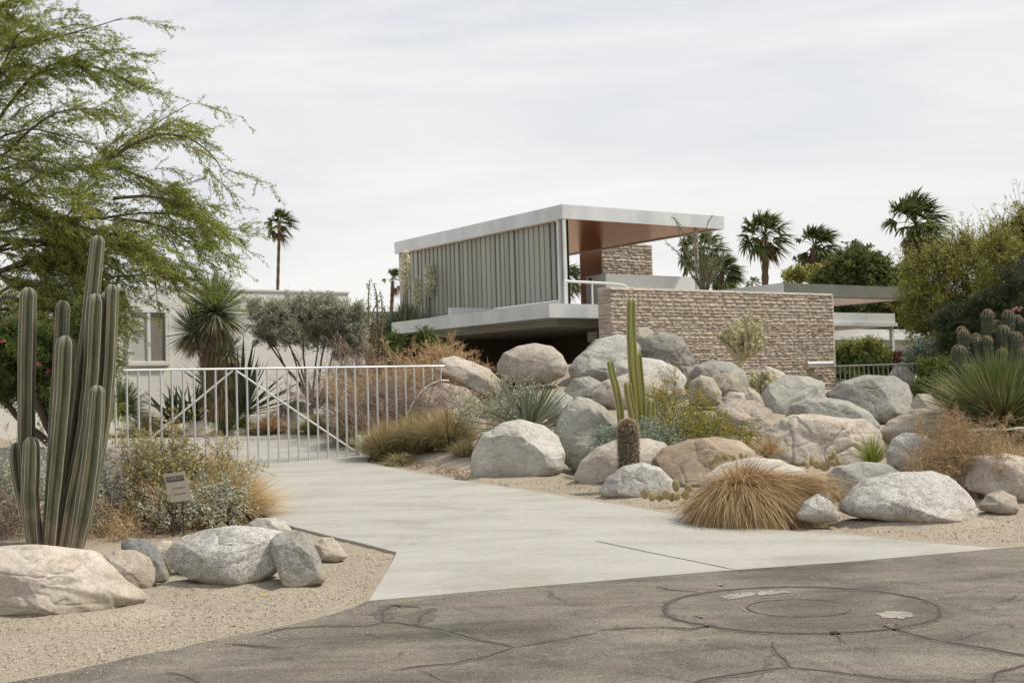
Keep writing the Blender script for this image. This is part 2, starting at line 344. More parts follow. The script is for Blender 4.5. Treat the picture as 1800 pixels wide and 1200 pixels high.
def obox(mb, o, s0, s1, t0, t1, z0, z1, mi=0, a=None, b=None):
    a = HA if a is None else a; b = HB if b is None else b
    o = np.array([o[0], o[1], 0.0])
    v = [o + a*s + b*t + np.array([0, 0, z]) for z in (z0, z1) for s, t in ((s0, t0), (s1, t0), (s1, t1), (s0, t1))]
    mb.add(v, BOXF, mi); return mb
def tube(mb, pts, rads, sides=6, mi=0, prof=None, cap=True):
    P = np.asarray(pts, float); n = len(P); R = np.broadcast_to(np.asarray(rads, float), (n,))
    T = norm(np.gradient(P, axis=0)); ref = np.array([0, 1.0, .05]) if abs(T[:, 1]).mean() < .8 else np.array([1.0, 0, 0])
    A = norm(np.cross(T, ref)); B = np.cross(T, A)
    th = np.linspace(0, 2*np.pi, sides, endpoint=False)
    pr = np.ones(sides) if prof is None else prof
    v = P[:, None] + R[:, None, None]*pr[None, :, None]*(np.cos(th)[None, :, None]*A[:, None] + np.sin(th)[None, :, None]*B[:, None])
    i = np.arange(n - 1)[:, None]*sides; j = np.arange(sides)[None]; k = (j + 1) % sides
    f = np.stack([i + j, i + k, i + sides + k, i + sides + j], -1).reshape(-1, 4)
    mb.add(v, f, mi)
    if cap and sides > 2:
        for q in (0, n - 1):
            c = np.concatenate([v[q], P[q][None]]); jj = np.arange(sides)
            mb.add(c, np.stack([jj, (jj + 1) % sides, np.full(sides, sides)], -1), mi)
    return v
def smoothline(pts, n):
    P = np.asarray(pts, float); d = np.r_[0, np.cumsum(np.linalg.norm(np.diff(P, axis=0), axis=1))]
    t = np.linspace(0, d[-1], n*4); Q = np.stack([np.interp(t, d, P[:, k]) for k in range(P.shape[1])], 1)
    kz = max(1, int(n*4/len(P)*.6)) | 1; pad = kz//2
    Z = np.concatenate([2*Q[0] - Q[1:pad + 1][::-1], Q, 2*Q[-1] - Q[-pad - 1:-1][::-1]]) if pad else Q
    Z = np.stack([np.convolve(Z[:, k], np.ones(kz)/kz, 'valid') for k in range(P.shape[1])], 1)
    return Z[np.linspace(0, len(Z) - 1, n).astype(int)]
def tubes(mb, P, R, mi=0):              # many thin three-sided twigs: P (N,K,3), R (N,K)
    Nn, K, _ = P.shape; T = norm(np.gradient(P, axis=1)); A = norm(np.cross(T, np.array([.3, .9, .2]))); B = np.cross(T, A)
    th = np.array([0, 2.094, 4.189])
    v = P[:, :, None] + R[:, :, None, None]*(np.cos(th)[:, None]*A[:, :, None] + np.sin(th)[:, None]*B[:, :, None])
    base = (np.arange(Nn)[:, None, None]*K + np.arange(K - 1)[None, :, None])*3; j = np.arange(3)[None, None]; k = (j + 1) % 3
    mb.add(v, np.stack([base + j, base + k, base + 3 + k, base + 3 + j], -1).reshape(-1, 4), mi)
def blades(mb, B0, Dr, L, Wd, droop=.3, segs=4, mi=0, prof='blade', fold=0, twist=.3, wind=(0, 0, 0)):
    n = len(B0); L = np.broadcast_to(L, (n,)); Wd = np.broadcast_to(Wd, (n,)); droop = np.broadcast_to(droop, (n,))
    s = np.linspace(0, 1, segs + 1)
    P = B0[:, None] + Dr[:, None]*(L[:, None]*s)[..., None]
    g = np.zeros((n, segs + 1, 3)); g[..., 2] = -(droop*L)[:, None]*s**2
    P = P + g + np.array(wind)*(L[:, None]*s**2)[..., None]
    T = norm(np.gradient(P, axis=1)); up = norm(np.array([0, 0, 1.0]) + twist*rng.normal(size=(n, 3)))
    A = norm(np.cross(T, up[:, None]))
    w_ = {'blade': (1 - s)**.6 + .02, 'leaf': np.sin(np.pi*np.clip(s*.9 + .08, 0, 1))**.7 + .01, 'agave': np.clip(1.0 - s**2.2, 0.02, 1)*(0.75 + .5*np.sin(np.pi*s*.8))}[prof]
    h = A*(Wd[:, None]*.5*w_)[..., None]
    if fold:
        Nn = norm(np.cross(A, T)); m = P - Nn*(Wd[:, None]*fold*w_)[..., None]
        v = np.stack([P - h, m, P + h], 2); c = 3
    else: v = np.stack([P - h, P + h], 2); c = 2
    i = (np.arange(n)[:, None]*(segs + 1) + np.arange(segs)[None])*c; F = []
    for q in range(c - 1): F.append(np.stack([i + q, i + q + 1, i + c + q + 1, i + c + q], -1).reshape(-1, 4))
    mb.add(v, np.concatenate(F), mi)
def dirs(n, e0, e1, az=None):
    a = rng.uniform(0, 2*np.pi, n) if az is None else az; e = np.radians(rng.uniform(e0, e1, n))
    return np.stack([np.cos(e)*np.cos(a), np.cos(e)*np.sin(a), np.sin(e)], -1)
def tuft(mb, c, n, L, e, droop, wd, spread=.05, mi=0, segs=4, wind=(0, 0, 0), **k):
    d = dirs(n, *e); c = np.array(c)
    b = c + np.c_[d[:, :2]*spread*rng.uniform(0, 1, (n, 1)), np.zeros(n)]
    blades(mb, b, d, rng.uniform(L[0], L[1], n), wd*rng.uniform(.7, 1.3, n), droop*rng.uniform(.5, 1.5, n), segs, mi, wind=wind, **k)
def leaves(mb, P, n, size, wid, spread=.02, mi=0, lean=.5, up=0):   # n small leaf faces on each polyline
    Nn, K, _ = P.shape; i = np.repeat(np.arange(Nn), n); t = rng.uniform(.08, 1, len(i))*(K - 1); k = np.minimum(t.astype(int), K - 2); f = (t - k)[:, None]
    c = P[i, k]*(1 - f) + P[i, k + 1]*f; tg = norm(P[i, k + 1] - P[i, k])
    d = norm(tg*lean + rng.normal(size=c.shape)*.6 + np.array([0, 0, up])); c = c + rng.normal(size=c.shape)*spread
    leafquads(mb, c, d, size*rng.uniform(.6, 1.35, len(c)), wid, mi)
def leafquads(mb, c, d, L, wd, mi=0):
    n = len(c); L = np.broadcast_to(L, (n,))[:, None]; a = norm(np.cross(d, rng.normal(size=(n, 3))))*wd*.5*(L/np.mean(L))
    v = np.stack([c, c + d*L*.45 + a, c + d*L, c + d*L*.45 - a], 1)
    mb.add(v, np.arange(4*n).reshape(-1, 4), mi)
def grow(P0, D0, L, K=5, wander=.15, pull=(0, 0, 0)):
    n = len(P0); P = np.zeros((n, K, 3)); P[:, 0] = P0; d = norm(D0); L = np.broadcast_to(L, (n,)); st = (L/(K - 1))[:, None]
    for k in range(1, K):
        d = norm(d + wander*rng.normal(size=(n, 3)) + np.array(pull)*st); P[:, k] = P[:, k - 1] + d*st
    return P
def children(P, n, L, spread=.8, tmin=.15, K=5, wander=.15, pull=(0, 0, 0), along=1.0, tmax=1):
    Nn, Kp, _ = P.shape; i = np.repeat(np.arange(Nn), n); t = rng.uniform(tmin, tmax, len(i))*(Kp - 1); k = np.minimum(t.astype(int), Kp - 2); f = (t - k)[:, None]
    c = P[i, k]*(1 - f) + P[i, k + 1]*f; tg = norm(P[i, k + 1] - P[i, k])
    return grow(c, tg*along + spread*rng.normal(size=c.shape), rng.uniform(L[0], L[1], len(i)), K, wander, pull)
def taper(P, r0, r1): return np.broadcast_to(np.linspace(r0, r1, P.shape[1]), P.shape[:2])
# ------------------------------------------------------------ the boulder pile: outlines in the photo
PILE = [
('chalky white boulder lowest left of the pile beside the driveway', 'white', [(827, 822), (830, 795), (848, 764), (885, 742), (915, 737), (955, 747), (980, 765), (993, 795), (990, 825), (970, 842), (930, 849), (880, 849), (845, 846), (829, 838)], dict(fac=3, res=7, seed=5, lean=.25)),
('rounded grey boulder beneath the curved fence rail behind dry brush', 'tan', [(710, 755), (716, 718), (740, 686), (782, 673), (820, 682), (845, 705), (856, 745), (850, 778), (800, 790), (730, 785)], dict(depth=25.0, fac=1, thick=.7)),
('long pale boulder sloping right below the dark carport opening', 'cream', [(762, 650), (775, 630), (800, 625), (830, 636), (860, 648), (880, 668), (882, 690), (868, 706), (840, 692), (805, 672)], dict(depth=26.6, fac=2)),
('smooth egg shaped tan boulder balanced in front of the carport', 'pink', [(874, 640), (885, 620), (910, 608), (940, 603), (970, 608), (988, 623), (998, 643), (992, 662), (960, 676), (920, 678), (888, 670), (875, 655)], dict(depth=25.8, fac=1, lean=.1, res=7, seed=3, rough=.5)),
('wide light grey slab boulder at the top right of the carport opening', 'granite', [(998, 648), (1010, 630), (1035, 610), (1060, 594), (1085, 587), (1110, 590), (1127, 612), (1120, 642), (1090, 665), (1062, 677), (1030, 672), (1005, 665)], dict(depth=26.2, fac=5, seed=31)),
('small grey rock behind the light slab at the wall corner', 'grey', [(1030, 612), (1046, 597), (1065, 592), (1082, 600), (1075, 625), (1045, 632)], dict(depth=27.4, res=5)),
('small topmost rock touching the stone wall above the dark boulder', 'tan', [(1110, 595), (1120, 577), (1136, 574), (1150, 584), (1146, 605), (1118, 606)], dict(depth=27.6, res=5)),
('big dark grey creased boulder topmost against the stone wall', 'dark', [(1110, 612), (1128, 594), (1158, 582), (1188, 588), (1207, 604), (1223, 635), (1217, 652), (1192, 658), (1160, 648), (1128, 638)], dict(depth=26.9, fac=6, seed=17, rough=1.5)),
('broad whitish boulder below the dark creased one', 'white', [(1066, 655), (1082, 637), (1120, 627), (1160, 632), (1190, 645), (1207, 665), (1200, 695), (1140, 705), (1090, 695), (1070, 675)], dict(depth=25.3, fac=3)),
('brown grey boulder hidden behind the yellow green cactus columns', 'pink', [(1038, 690), (1062, 668), (1105, 656), (1150, 660), (1185, 690), (1155, 725), (1080, 730), (1042, 712)], dict(depth=24.2, fac=2)),
('small light rock between the egg boulder and the slab', 'grey', [(992, 685), (1008, 665), (1035, 661), (1062, 673), (1058, 700), (1020, 706), (995, 700)], dict(depth=24.6)),
('tall triangular speckled boulder right of the agave', 'green', [(972, 765), (980, 737), (997, 708), (1015, 697), (1037, 700), (1062, 715), (1088, 740), (1094, 780), (1078, 818), (1050, 835), (1010, 830), (983, 805)], dict(fac=2, res=7, depth=21.6, lean=.35)),
('low wide tan boulder behind the barrel cactus', 'pink', [(1008, 840), (1020, 810), (1050, 785), (1085, 772), (1140, 769), (1170, 778), (1182, 805), (1150, 845), (1080, 857), (1025, 854)], dict(fac=1, depth=19.9, seed=2, rough=.7, res=7)),
('domed blue speckled boulder at the foot of the barrel cactus', 'granite', [(1053, 862), (1065, 840), (1095, 819), (1130, 812), (1160, 821), (1185, 845), (1190, 870), (1150, 881), (1100, 881), (1060, 876)], dict(fac=1, res=7, seed=6, rough=.6, lean=.2)),
('warm brown flat topped boulder below the yellow flowering bush', 'brown', [(1145, 810), (1165, 786), (1210, 772), (1260, 767), (1302, 774), (1329, 795), (1332, 818), (1290, 850), (1240, 862), (1190, 864), (1158, 842)], dict(fac=4, res=7, depth=18.2, lean=.45, seed=9)),
('pale boulder mostly covered by the golden fountain grass', 'white', [(1228, 865), (1240, 835), (1270, 814), (1320, 803), (1370, 807), (1415, 825), (1425, 875), (1340, 905), (1250, 900)], dict(depth=17.4, fac=1)),
('small coarse speckled grey rock right of the golden fountain grass', 'granite', [(1399, 905), (1412, 882), (1437, 867), (1460, 880), (1478, 905), (1472, 917), (1430, 919), (1405, 915)], dict(fac=1, seed=1, depth=13.15)),
('large flat topped pale boulder at the front right of the pile', 'granite', [(1476, 885), (1495, 858), (1520, 840), (1570, 830), (1640, 827), (1672, 838), (1702, 865), (1721, 895), (1712, 916), (1680, 927), (1620, 925), (1560, 918), (1500, 910), (1478, 900)], dict(fac=5, res=7, lean=.4, seed=14, thick=.6)),
('low grey dome behind the large flat topped front boulder', 'grey', [(1453, 835), (1470, 818), (1520, 811), (1560, 815), (1592, 835), (1570, 868), (1500, 885), (1462, 875)], dict(depth=17.2, fac=2)),
('small round grey rock at the far right front on the sand', 'tan', [(1720, 888), (1735, 868), (1760, 861), (1785, 872), (1792, 895), (1780, 906), (1745, 902), (1724, 897)], dict(fac=2, rough=.8)),
('large pale boulder cut by the right picture edge', 'cream', [(1695, 845), (1712, 800), (1760, 794), (1810, 806), (1860, 840), (1860, 885), (1790, 890), (1735, 872), (1702, 862)], dict(depth=16.6, fac=3)),
('white rock with rounded back left of the dry brown shrub', 'granite', [(1556, 795), (1570, 770), (1590, 760), (1620, 762), (1652, 780), (1660, 815), (1630, 838), (1590, 834), (1560, 820)], dict(depth=18.2, fac=2)),
('huge folded pale boulder in the middle of the pile', 'cream', [(1326, 785), (1343, 757), (1372, 736), (1392, 728), (1430, 727), (1470, 733), (1522, 735), (1547, 757), (1556, 785), (1550, 812), (1480, 824), (1400, 826), (1350, 812)], dict(depth=19.0, fac=7, res=7, seed=40, rough=1.6, lean=.45)),
('grey domed boulder behind the huge folded one', 'grey', [(1380, 735), (1390, 711), (1415, 699), (1450, 698), (1490, 704), (1527, 722), (1548, 748), (1535, 768), (1440, 765), (1392, 755)], dict(depth=21.0, fac=2)),
('pale green grey boulder below the small cholla with dark stain', 'green', [(1329, 710), (1350, 676), (1380, 659), (1420, 661), (1449, 672), (1451, 697), (1436, 718), (1395, 748), (1355, 750), (1335, 728)], dict(depth=22.6, fac=4, seed=19)),
('large smooth grey boulder in front of the dark bar fence', 'grey', [(1450, 692), (1480, 670), (1520, 659), (1572, 660), (1596, 675), (1604, 700), (1597, 733), (1562, 753), (1520, 748), (1468, 720)], dict(depth=22.6, fac=4, res=7, seed=23, lean=.15, rough=.7)),
('tan boulder with dark patch below the spiky spoon plant', 'tan', [(1545, 760), (1560, 740), (1600, 720), (1640, 714), (1670, 730), (1676, 760), (1625, 778), (1560, 780)], dict(depth=20.2, fac=2)),
('small pointed pale rock right of the large smooth grey boulder', 'cream', [(1600, 712), (1612, 692), (1635, 692), (1656, 713), (1668, 738), (1622, 742)], dict(depth=21.6, fac=3)),
('brown grey broken boulder below the row of small rocks', 'tan', [(1258, 715), (1285, 699), (1328, 704), (1356, 720), (1367, 748), (1345, 778), (1292, 775), (1263, 748)], dict(depth=20.8, fac=6, rough=1.3)),
('tiny pale rock lying on the brown grey broken boulder', 'cream', [(1268, 700), (1283, 688), (1308, 690), (1312, 706), (1290, 716), (1272, 712)], dict(depth=21.8, res=5)),
('upright oval grey boulder right of the yellow flowers', 'tan', [(1207, 692), (1213, 671), (1232, 659), (1252, 664), (1269, 690), (1266, 712), (1242, 716), (1214, 712)], dict(depth=22.2, fac=2)),
('rounded tan boulder behind the upright oval grey one', 'tan', [(1242, 672), (1258, 657), (1285, 655), (1301, 670), (1307, 692), (1285, 702), (1258, 692)], dict(depth=23.0, fac=1)),
('blue grey long boulder under the cholla tree', 'grey', [(1208, 660), (1225, 641), (1250, 633), (1285, 636), (1308, 651), (1319, 674), (1308, 690), (1270, 680), (1222, 672)], dict(depth=24.4, fac=3)),
('small tan rock at the foot of the small cholla', 'tan', [(1298, 695), (1316, 682), (1335, 692), (1345, 712), (1325, 720), (1304, 712)], dict(depth=22.4, res=5)),
('pale rock behind the small cholla against the stone wall', 'cream', [(1318, 655), (1342, 641), (1376, 653), (1392, 668), (1380, 680), (1330, 682)], dict(depth=27.4, res=5)),
('grey rock beyond the dark bar fence', 'grey', [(1560, 662), (1574, 641), (1594, 642), (1606, 660), (1604, 684), (1566, 684)], dict(depth=31.8, res=5)),
('shaded grey rock between the agave and the triangular boulder', 'grey', [(952, 725), (966, 698), (990, 687), (1008, 700), (1006, 735), (970, 745)], dict(depth=22.9, res=5)),
('small white rock tucked behind the chalky white boulder', 'white', [(836, 782), (845, 762), (864, 755), (878, 766), (868, 792)], dict(depth=21.8, res=5)),
('small pale rock under the twigs at the far right', 'cream', [(1688, 868), (1700, 850), (1722, 850), (1732, 868), (1720, 880), (1696, 878)], dict(depth=16.2, res=5)),
('dark small rock in the gap beneath the stone wall', 'dark', [(1192, 668), (1205, 645), (1222, 645), (1236, 660), (1225, 675), (1205, 678)], dict(depth=25.6, res=5)),
]

FR = 'boulders by the street corner'
FRONT = []
def front(label, mat, pts, thick=.85, **k): k['thick'] = thick; FRONT.append((label, mat, pts, k))
front('largest pale cream boulder low in the left front corner beside the street', 'cream', [(-95, 1010), (-60, 966), (0, 957), (60, 956), (120, 962), (168, 966), (195, 990), (230, 1022), (267, 1053), (232, 1066), (180, 1080), (90, 1089), (0, 1090), (-70, 1085)], .75, lean=.35, fac=5, res=7, group=FR, seed=21)
front('small mottled brown grey boulder wedged right of the largest cream boulder', 'tan', [(180, 978), (205, 966), (235, 966), (262, 978), (273, 1000), (275, 1022), (264, 1038), (240, 1034), (212, 1020), (190, 1000)], .9, group=FR, seed=4)
front('dark blue grey boulder behind the mottled one by the cactus', 'blue', [(213, 955), (225, 944), (250, 946), (272, 957), (285, 980), (298, 1010), (295, 1022), (280, 1026), (262, 1020), (230, 1000), (213, 975)], .7, depth=12.6, fac=1, group=FR)
front('small whitish rock just below the plaque posts', 'cream', [(258, 960), (285, 949), (303, 950), (303, 965), (293, 985), (272, 985)], .9, depth=13.2, group=FR)
front('big speckled granite boulder in front of the plaque', 'granite', [(290, 985), (296, 962), (320, 942), (360, 930), (410, 923), (460, 925), (495, 932), (514, 950), (507, 985), (484, 1010), (452, 1028), (420, 1036), (380, 1033), (335, 1020), (305, 1003)], .8, lean=.25, fac=3, res=7, group=FR, seed=12)
front('upright grey boulder leaning against the right end of the big speckled granite', 'grey', [(477, 948), (489, 936), (512, 933), (537, 935), (549, 950), (560, 975), (573, 1010), (570, 1023), (545, 1030), (515, 1037), (497, 1031), (485, 995), (476, 968)], .7, lean=.25, fac=5, group=FR, seed=8)
front('small pointed white rock on the sand nearest the driveway edge', 'cream', [(552, 957), (566, 944), (585, 944), (600, 960), (612, 978), (592, 990), (565, 985)], .8, fac=5, group=FR)
front('low light grey rock peeping above the big granite beside the driveway', 'granite', [(436, 920), (450, 910), (480, 909), (502, 915), (514, 932), (490, 942), (448, 934)], .8, depth=15.2, group=FR)
front('smooth tan boulder half hidden in the bush behind the plaque', 'cream', [(300, 905), (304, 872), (335, 850), (372, 846), (398, 868), (408, 892), (406, 912), (350, 916)], .6, depth=15.9, fac=1, group=FR)
front('dark rock with white crust directly right of the tall cactus', 'dark', [(140, 885), (158, 806), (195, 784), (235, 797), (243, 850), (236, 895), (215, 922), (180, 930), (150, 920)], .8, depth=15.3, fac=4, group=FR)
front('pale boulder behind the tall cactus at the left picture edge', 'granite', [(-30, 830), (-10, 790), (40, 778), (90, 790), (128, 815), (130, 860), (100, 885), (10, 890)], .8, depth=18, group=FR)
# ------------------------------------------------------------ ground
def rampz(y):
    y = np.asarray(y, float)
    return .034*np.clip(y - 12, 0, 10) + .065*np.clip(y - 22, 0, 8)
def surf(x, y): return rampz(y) + .018 + .045*sstep((np.asarray(y) - 11.0)/3)
def hit(px, py, fn, y0=4, y1=60):
    d = ray(px, py); ys = np.linspace(y0, y1, 1200); t = ys/d[1]; z = CAM_H + d[2]*t; x = d[0]*t
    k = np.argmax(z - fn(x, ys) < 0); k = max(k, 1)
    a = (z - fn(x, ys))[k - 1]; b = (z - fn(x, ys))[k]; f = a/(a - b + 1e-12); y = ys[k - 1] + f*(ys[k] - ys[k - 1])
    xx = d[0]/d[1]*y; return np.array([xx, y, float(fn(np.array(xx), np.array(y)))])
DRV = [(648, 1055), (697, 970), (640, 955), (575, 940), (515, 925), (440, 895), (400, 850), (180, 824), (20, 808), (20, 772), (200, 770), (400, 768), (640, 766), (662, 790), (645, 812), (700, 824), (770, 837), (850, 850), (920, 860), (1000, 873), (1120, 892), (1200, 907), (1300, 924), (1400, 934), (1500, 940), (1600, 950), (1760, 963), (1500, 986), (1290, 1001), (1150, 1012), (1000, 1025), (820, 1040)]
drv = np.array([hit(x, y, surf)[:2] for x, y in DRV])
def pip(x, y, poly):
    x = np.asarray(x); y = np.asarray(y); r = np.zeros(x.shape, bool); n = len(poly)
    for i in range(n):
        x1, y1 = poly[i]; x2, y2 = poly[(i + 1) % n]
        c = ((y1 > y) != (y2 > y)) & (x < (x2 - x1)*(y - y1)/(y2 - y1 + 1e-12) + x1); r ^= c
    return r
def pdist(x, y, poly, closed=True):
    p = np.stack([x, y], -1); best = np.full(np.shape(x), 1e9); n = len(poly)
    for i in range(n if closed else n - 1):
        a = np.array(poly[i]); b = np.array(poly[(i + 1) % n]); ab = b - a
        t = np.clip(((p - a)@ab)/(ab@ab + 1e-12), 0, 1); best = np.minimum(best, np.linalg.norm(p - (a + t[..., None]*ab), axis=-1))
    return best
WALLC = D(1071, 506, 28.4); WL0 = WALLC[:2]; WL1 = WL0 + HA[:2]*9
redge = [tuple(v) for v in drv[12:27]]
def pile_depth(P, thick, depth):
    lo, hi = P.min(0), P.max(0)
    if depth is not None and hi[1] < 742: return depth
    g = hit((lo[0] + hi[0])/2, hi[1] - 3, lambda x, y: rampz(y) + .02)
    lim = g[1] + W((hi - lo).mean()*.5, g[1])*thick*.6; return lim if depth is None else min(depth, lim)
AN = []
for _l, _m, _p, _k in PILE:
    _Q = np.array(_p, float); _y = pile_depth(_Q, _k.get('thick', .85), _k.get('depth')); _lo, _hi = _Q.min(0), _Q.max(0); _c = (_lo + _hi)/2
    _b = D(_c[0], _hi[1], _y); _t = D(_c[0], _lo[1], _y); AN.append((_b[0], _y, _b[2] + .06*(_t[2] - _b[2])))
AN = np.array(AN)
FOOT = []
for _l, _m, _p, _k in FRONT + PILE:
    _Q = np.array(_p, float); _t = _k.get('thick', .85); _y = pile_depth(_Q, _t, _k.get('depth')); _lo, _hi = _Q.min(0), _Q.max(0)
    if _y > 19.5: continue
    _b = D((_lo[0] + _hi[0])/2, _hi[1], _y); _w = W(_hi[0] - _lo[0], _y)*.5; _h = W((_hi - _lo).mean()*.5, _y); FOOT.append((_b[0], _y - .08*_h, _w, _h*_t, min(.075, .15*_h)))
FOOT = np.array(FOOT)
def berm(x, y):
    r = np.sqrt(((x[..., None] - FOOT[:, 0])/FOOT[:, 2])**2 + ((y[..., None] - FOOT[:, 1])/FOOT[:, 3])**2)
    return (FOOT[:, 4]*sstep((1.28 - r)/.38)).max(-1)
def H(x, y):
    x = np.asarray(x, float); y = np.asarray(y, float)
    z = rampz(y)
    d = pdist(x, y, [tuple(WL0 - HA[:2]*.5), tuple(WL1)], False)
    xe = np.interp(y, [v[1] for v in redge[::-1]], [v[0] for v in redge[::-1]])
    m = .72*sstep(1.05 - d/11.5)*sstep((x - xe)/4.5)
    z1 = np.maximum(z, z*.6 + m); near = (d < 14) & (x > xe)
    xs, ys = np.atleast_1d(x), np.atleast_1d(y); num = np.atleast_1d(z1*.06).astype(float); den = np.full(num.shape, .06)
    mk = np.atleast_1d(near)
    if mk.any():
        q = np.exp(-((xs[mk][:, None] - AN[None, :, 0])**2 + (ys[mk][:, None] - AN[None, :, 1])**2)/(2*.75**2))
        num[mk] += (q*AN[None, :, 2]).sum(1); den[mk] += q.sum(1)
    z1 = (num/den).reshape(np.shape(z1)); bl = sstep((x - xe)/1.2)
    return z*(1 - bl) + z1*bl
def ground_axis(lo, hi, st, far):
    a = np.arange(lo, hi + st*.5, st); g = st*1.35; b = [hi]; 
    while b[-1] < far: b.append(b[-1] + g); g *= 1.35
    c = [lo]; g = st*1.35
    while c[-1] > -far: c.append(c[-1] - g); g *= 1.35
    return np.array(c[1:][::-1] + list(a) + b[1:])
gx = ground_axis(-9, 11, .1, 900); gy = ground_axis(5, 36, .1, 900)
X, Y = np.meshgrid(gx, gy); Z = H(X, Y)
ins = pip(X, Y, drv) ; dd = pdist(X, Y, drv)
STR = [(-300, 1262), (-120, 1228), (0, 1200), (120, 1178), (250, 1150), (330, 1135), (400, 1118), (500, 1100), (600, 1074), (648, 1055), (820, 1040), (1000, 1025), (1150, 1012), (1290, 1001), (1500, 986), (1760, 963), (1900, 952), (2150, 934)]
stf = np.array([hit(x, y, lambda a, b: 0*a + .012)[:2] for x, y in STR])
far_y = np.interp(X, stf[:, 0], stf[:, 1])
near_drive = sstep(1 - dd/.35)
Z = Z + .02*fbm(np.stack([X, Y, 0*X], -1)*.7, 4)*sstep(dd/1.5) + .007*perlin(np.stack([X, Y, 0*X], -1)*3.1)
right = (X > np.interp(Y, [v[1] for v in redge[::-1]], [v[0] for v in redge[::-1]]))
nd = sstep(1 - dd/.45)
Z = np.where(ins, surf(X, Y) - .022 - .03*sstep(dd/.3), Z*(1 - nd) + (surf(X, Y) - np.where(right, .008, .03))*nd)
zn = (Y < 24) & (Y > 6) & (np.abs(X) < 12) & ~ins; Z[zn] += berm(X[zn], Y[zn])*sstep(dd[zn]/.25)
Z = np.where(Y < far_y, np.minimum(Z, -.012), Z)
m = MB(); nx, ny = len(gx), len(gy)
i = np.arange(ny - 1)[:, None]*nx + np.arange(nx - 1)[None]
m.add(np.stack([X, Y, Z], -1), np.stack([i, i + 1, i + nx + 1, i + nx], -1).reshape(-1, 4))
o = m.build('ground', 'sand', smooth=True); o['kind'] = 'structure'; o['label'] = 'sandy desert ground around the drive'

def flat(name, poly, mats, zf, strips, skirt=.12, extra=()):
    bm = bmesh.new(); vs = [bm.verts.new((x, y, 0)) for x, y in poly]; bm.faces.new(vs)
    for yy in strips:
        bmesh.ops.bisect_plane(bm, geom=bm.verts[:] + bm.edges[:] + bm.faces[:], plane_co=(0, yy, 0), plane_no=(0, 1, 0))
    bmesh.ops.triangulate(bm, faces=bm.faces[:])
    for v in bm.verts: v.co.z = float(zf(v.co.x, v.co.y))
    bmesh.ops.recalc_face_normals(bm, faces=bm.faces[:])
    if sum(f.normal.z for f in bm.faces) < 0: bmesh.ops.reverse_faces(bm, faces=bm.faces[:])
    ed = [e for e in bm.edges if len(e.link_faces) == 1]
    r = bmesh.ops.extrude_edge_only(bm, edges=ed)
    for v in [g for g in r['geom'] if isinstance(g, bmesh.types.BMVert)]: v.co.z -= skirt
    for V, F, mi in extra:
        q = [bm.verts.new(p) for p in V]
        for f in F:
            ff = bm.faces.new([q[k] for k in f]); ff.material_index = mi
    me = bpy.data.meshes.new(name); bm.to_mesh(me); bm.free()
    for k in mats: me.materials.append(MAT[k])
    o = bpy.data.objects.new(name, me); COL.objects.link(o); o['kind'] = 'structure'; return o
def ribbon(pts, wd, zf, lift=.004, jit=.35, mi=1, seg=.05, wob=.02):
    P = np.asarray(pts, float); d = np.r_[0, np.cumsum(np.linalg.norm(np.diff(P, axis=0), axis=1))]
    n = max(4, int(d[-1]/seg)); t = np.linspace(0, d[-1], n); Q = np.stack([np.interp(t, d, P[:, k]) for k in range(2)], 1)
    s = rng.uniform(0, 99); nn = perlin(np.stack([t*3 + s, t*0, t*0 + s], -1)) + .5*perlin(np.stack([t*11 + s, t*0 + 5, t*0], -1))
    T = norm(np.gradient(Q, axis=0)); A = np.stack([-T[:, 1], T[:, 0]], 1); Q = Q + A*(nn*wob)[:, None]
    wn_ = wd*np.clip(1 + jit*1.6*perlin(np.stack([t*7, t*0 + s, t*0], -1)), .15, 3)*np.clip(np.minimum(t, d[-1] - t)/.2 + .25, 0, 1)
    a = Q + A*wn_[:, None]*.5; b = Q - A*wn_[:, None]*.5
    v = [(x, y, float(zf(x, y)) + lift) for x, y in a] + [(x, y, float(zf(x, y)) + lift) for x, y in b]
    return v, [(k, k + n, k + 1 + n, k + 1) for k in range(n - 1)], mi
jl = [hit(x, y, surf)[:2] for x, y in ((1045, 950), (1130, 968), (1215, 985), (1292, 1001))]
o = flat('driveway', [tuple(v) for v in drv], ['concrete', 'joint'], surf, np.arange(9, 33, .5), .12,
     [ribbon(jl, .018, surf, .003, .1, 1, .05, 0)]); o['label'] = 'pale concrete driveway running from the street to the gate'
# street
edge = []
for a, b in zip(stf[:-1], stf[1:]):
    n = max(1, int(np.linalg.norm(b - a)/.06))
    for k in range(n): edge.append(a + (b - a)*k/n)
edge.append(stf[-1]); edge = np.array(edge)
sandy = sstep((drv[0][0] - edge[:, 0])/.5)
edge[:, 1] += (.13*fbm(np.stack([edge[:, 0]*1.3, edge[:, 0]*0, edge[:, 0]*0], -1), 5, .68))*sandy + .02*fbm(np.stack([edge[:, 0]*5, edge[:, 0]*0, edge[:, 0]*0 + 3], -1), 3)*(1 - sandy) - .01
sz = lambda x, y: .012
G = lambda px, py: hit(px, py, lambda a, b: 0*a + .012)[:2]
ex = []
cc = G(1405, 1068); R = W(235, cc[1])
th = np.linspace(0, 2*np.pi, 120)
wbl = 1 + .03*perlin(np.stack([np.cos(th)*2, np.sin(th)*2, th*0], -1))
ex.append(ribbon(np.stack([cc[0] + R*wbl*np.cos(th), cc[1] + R*wbl*np.sin(th)], 1), .085, sz, .0015, 1.3, 3, .04, .02)); ex.append(ribbon(np.stack([cc[0] + R*wbl*np.cos(th), cc[1] + R*wbl*np.sin(th)], 1), .022, sz, .004, .9, 1, .03, .02))
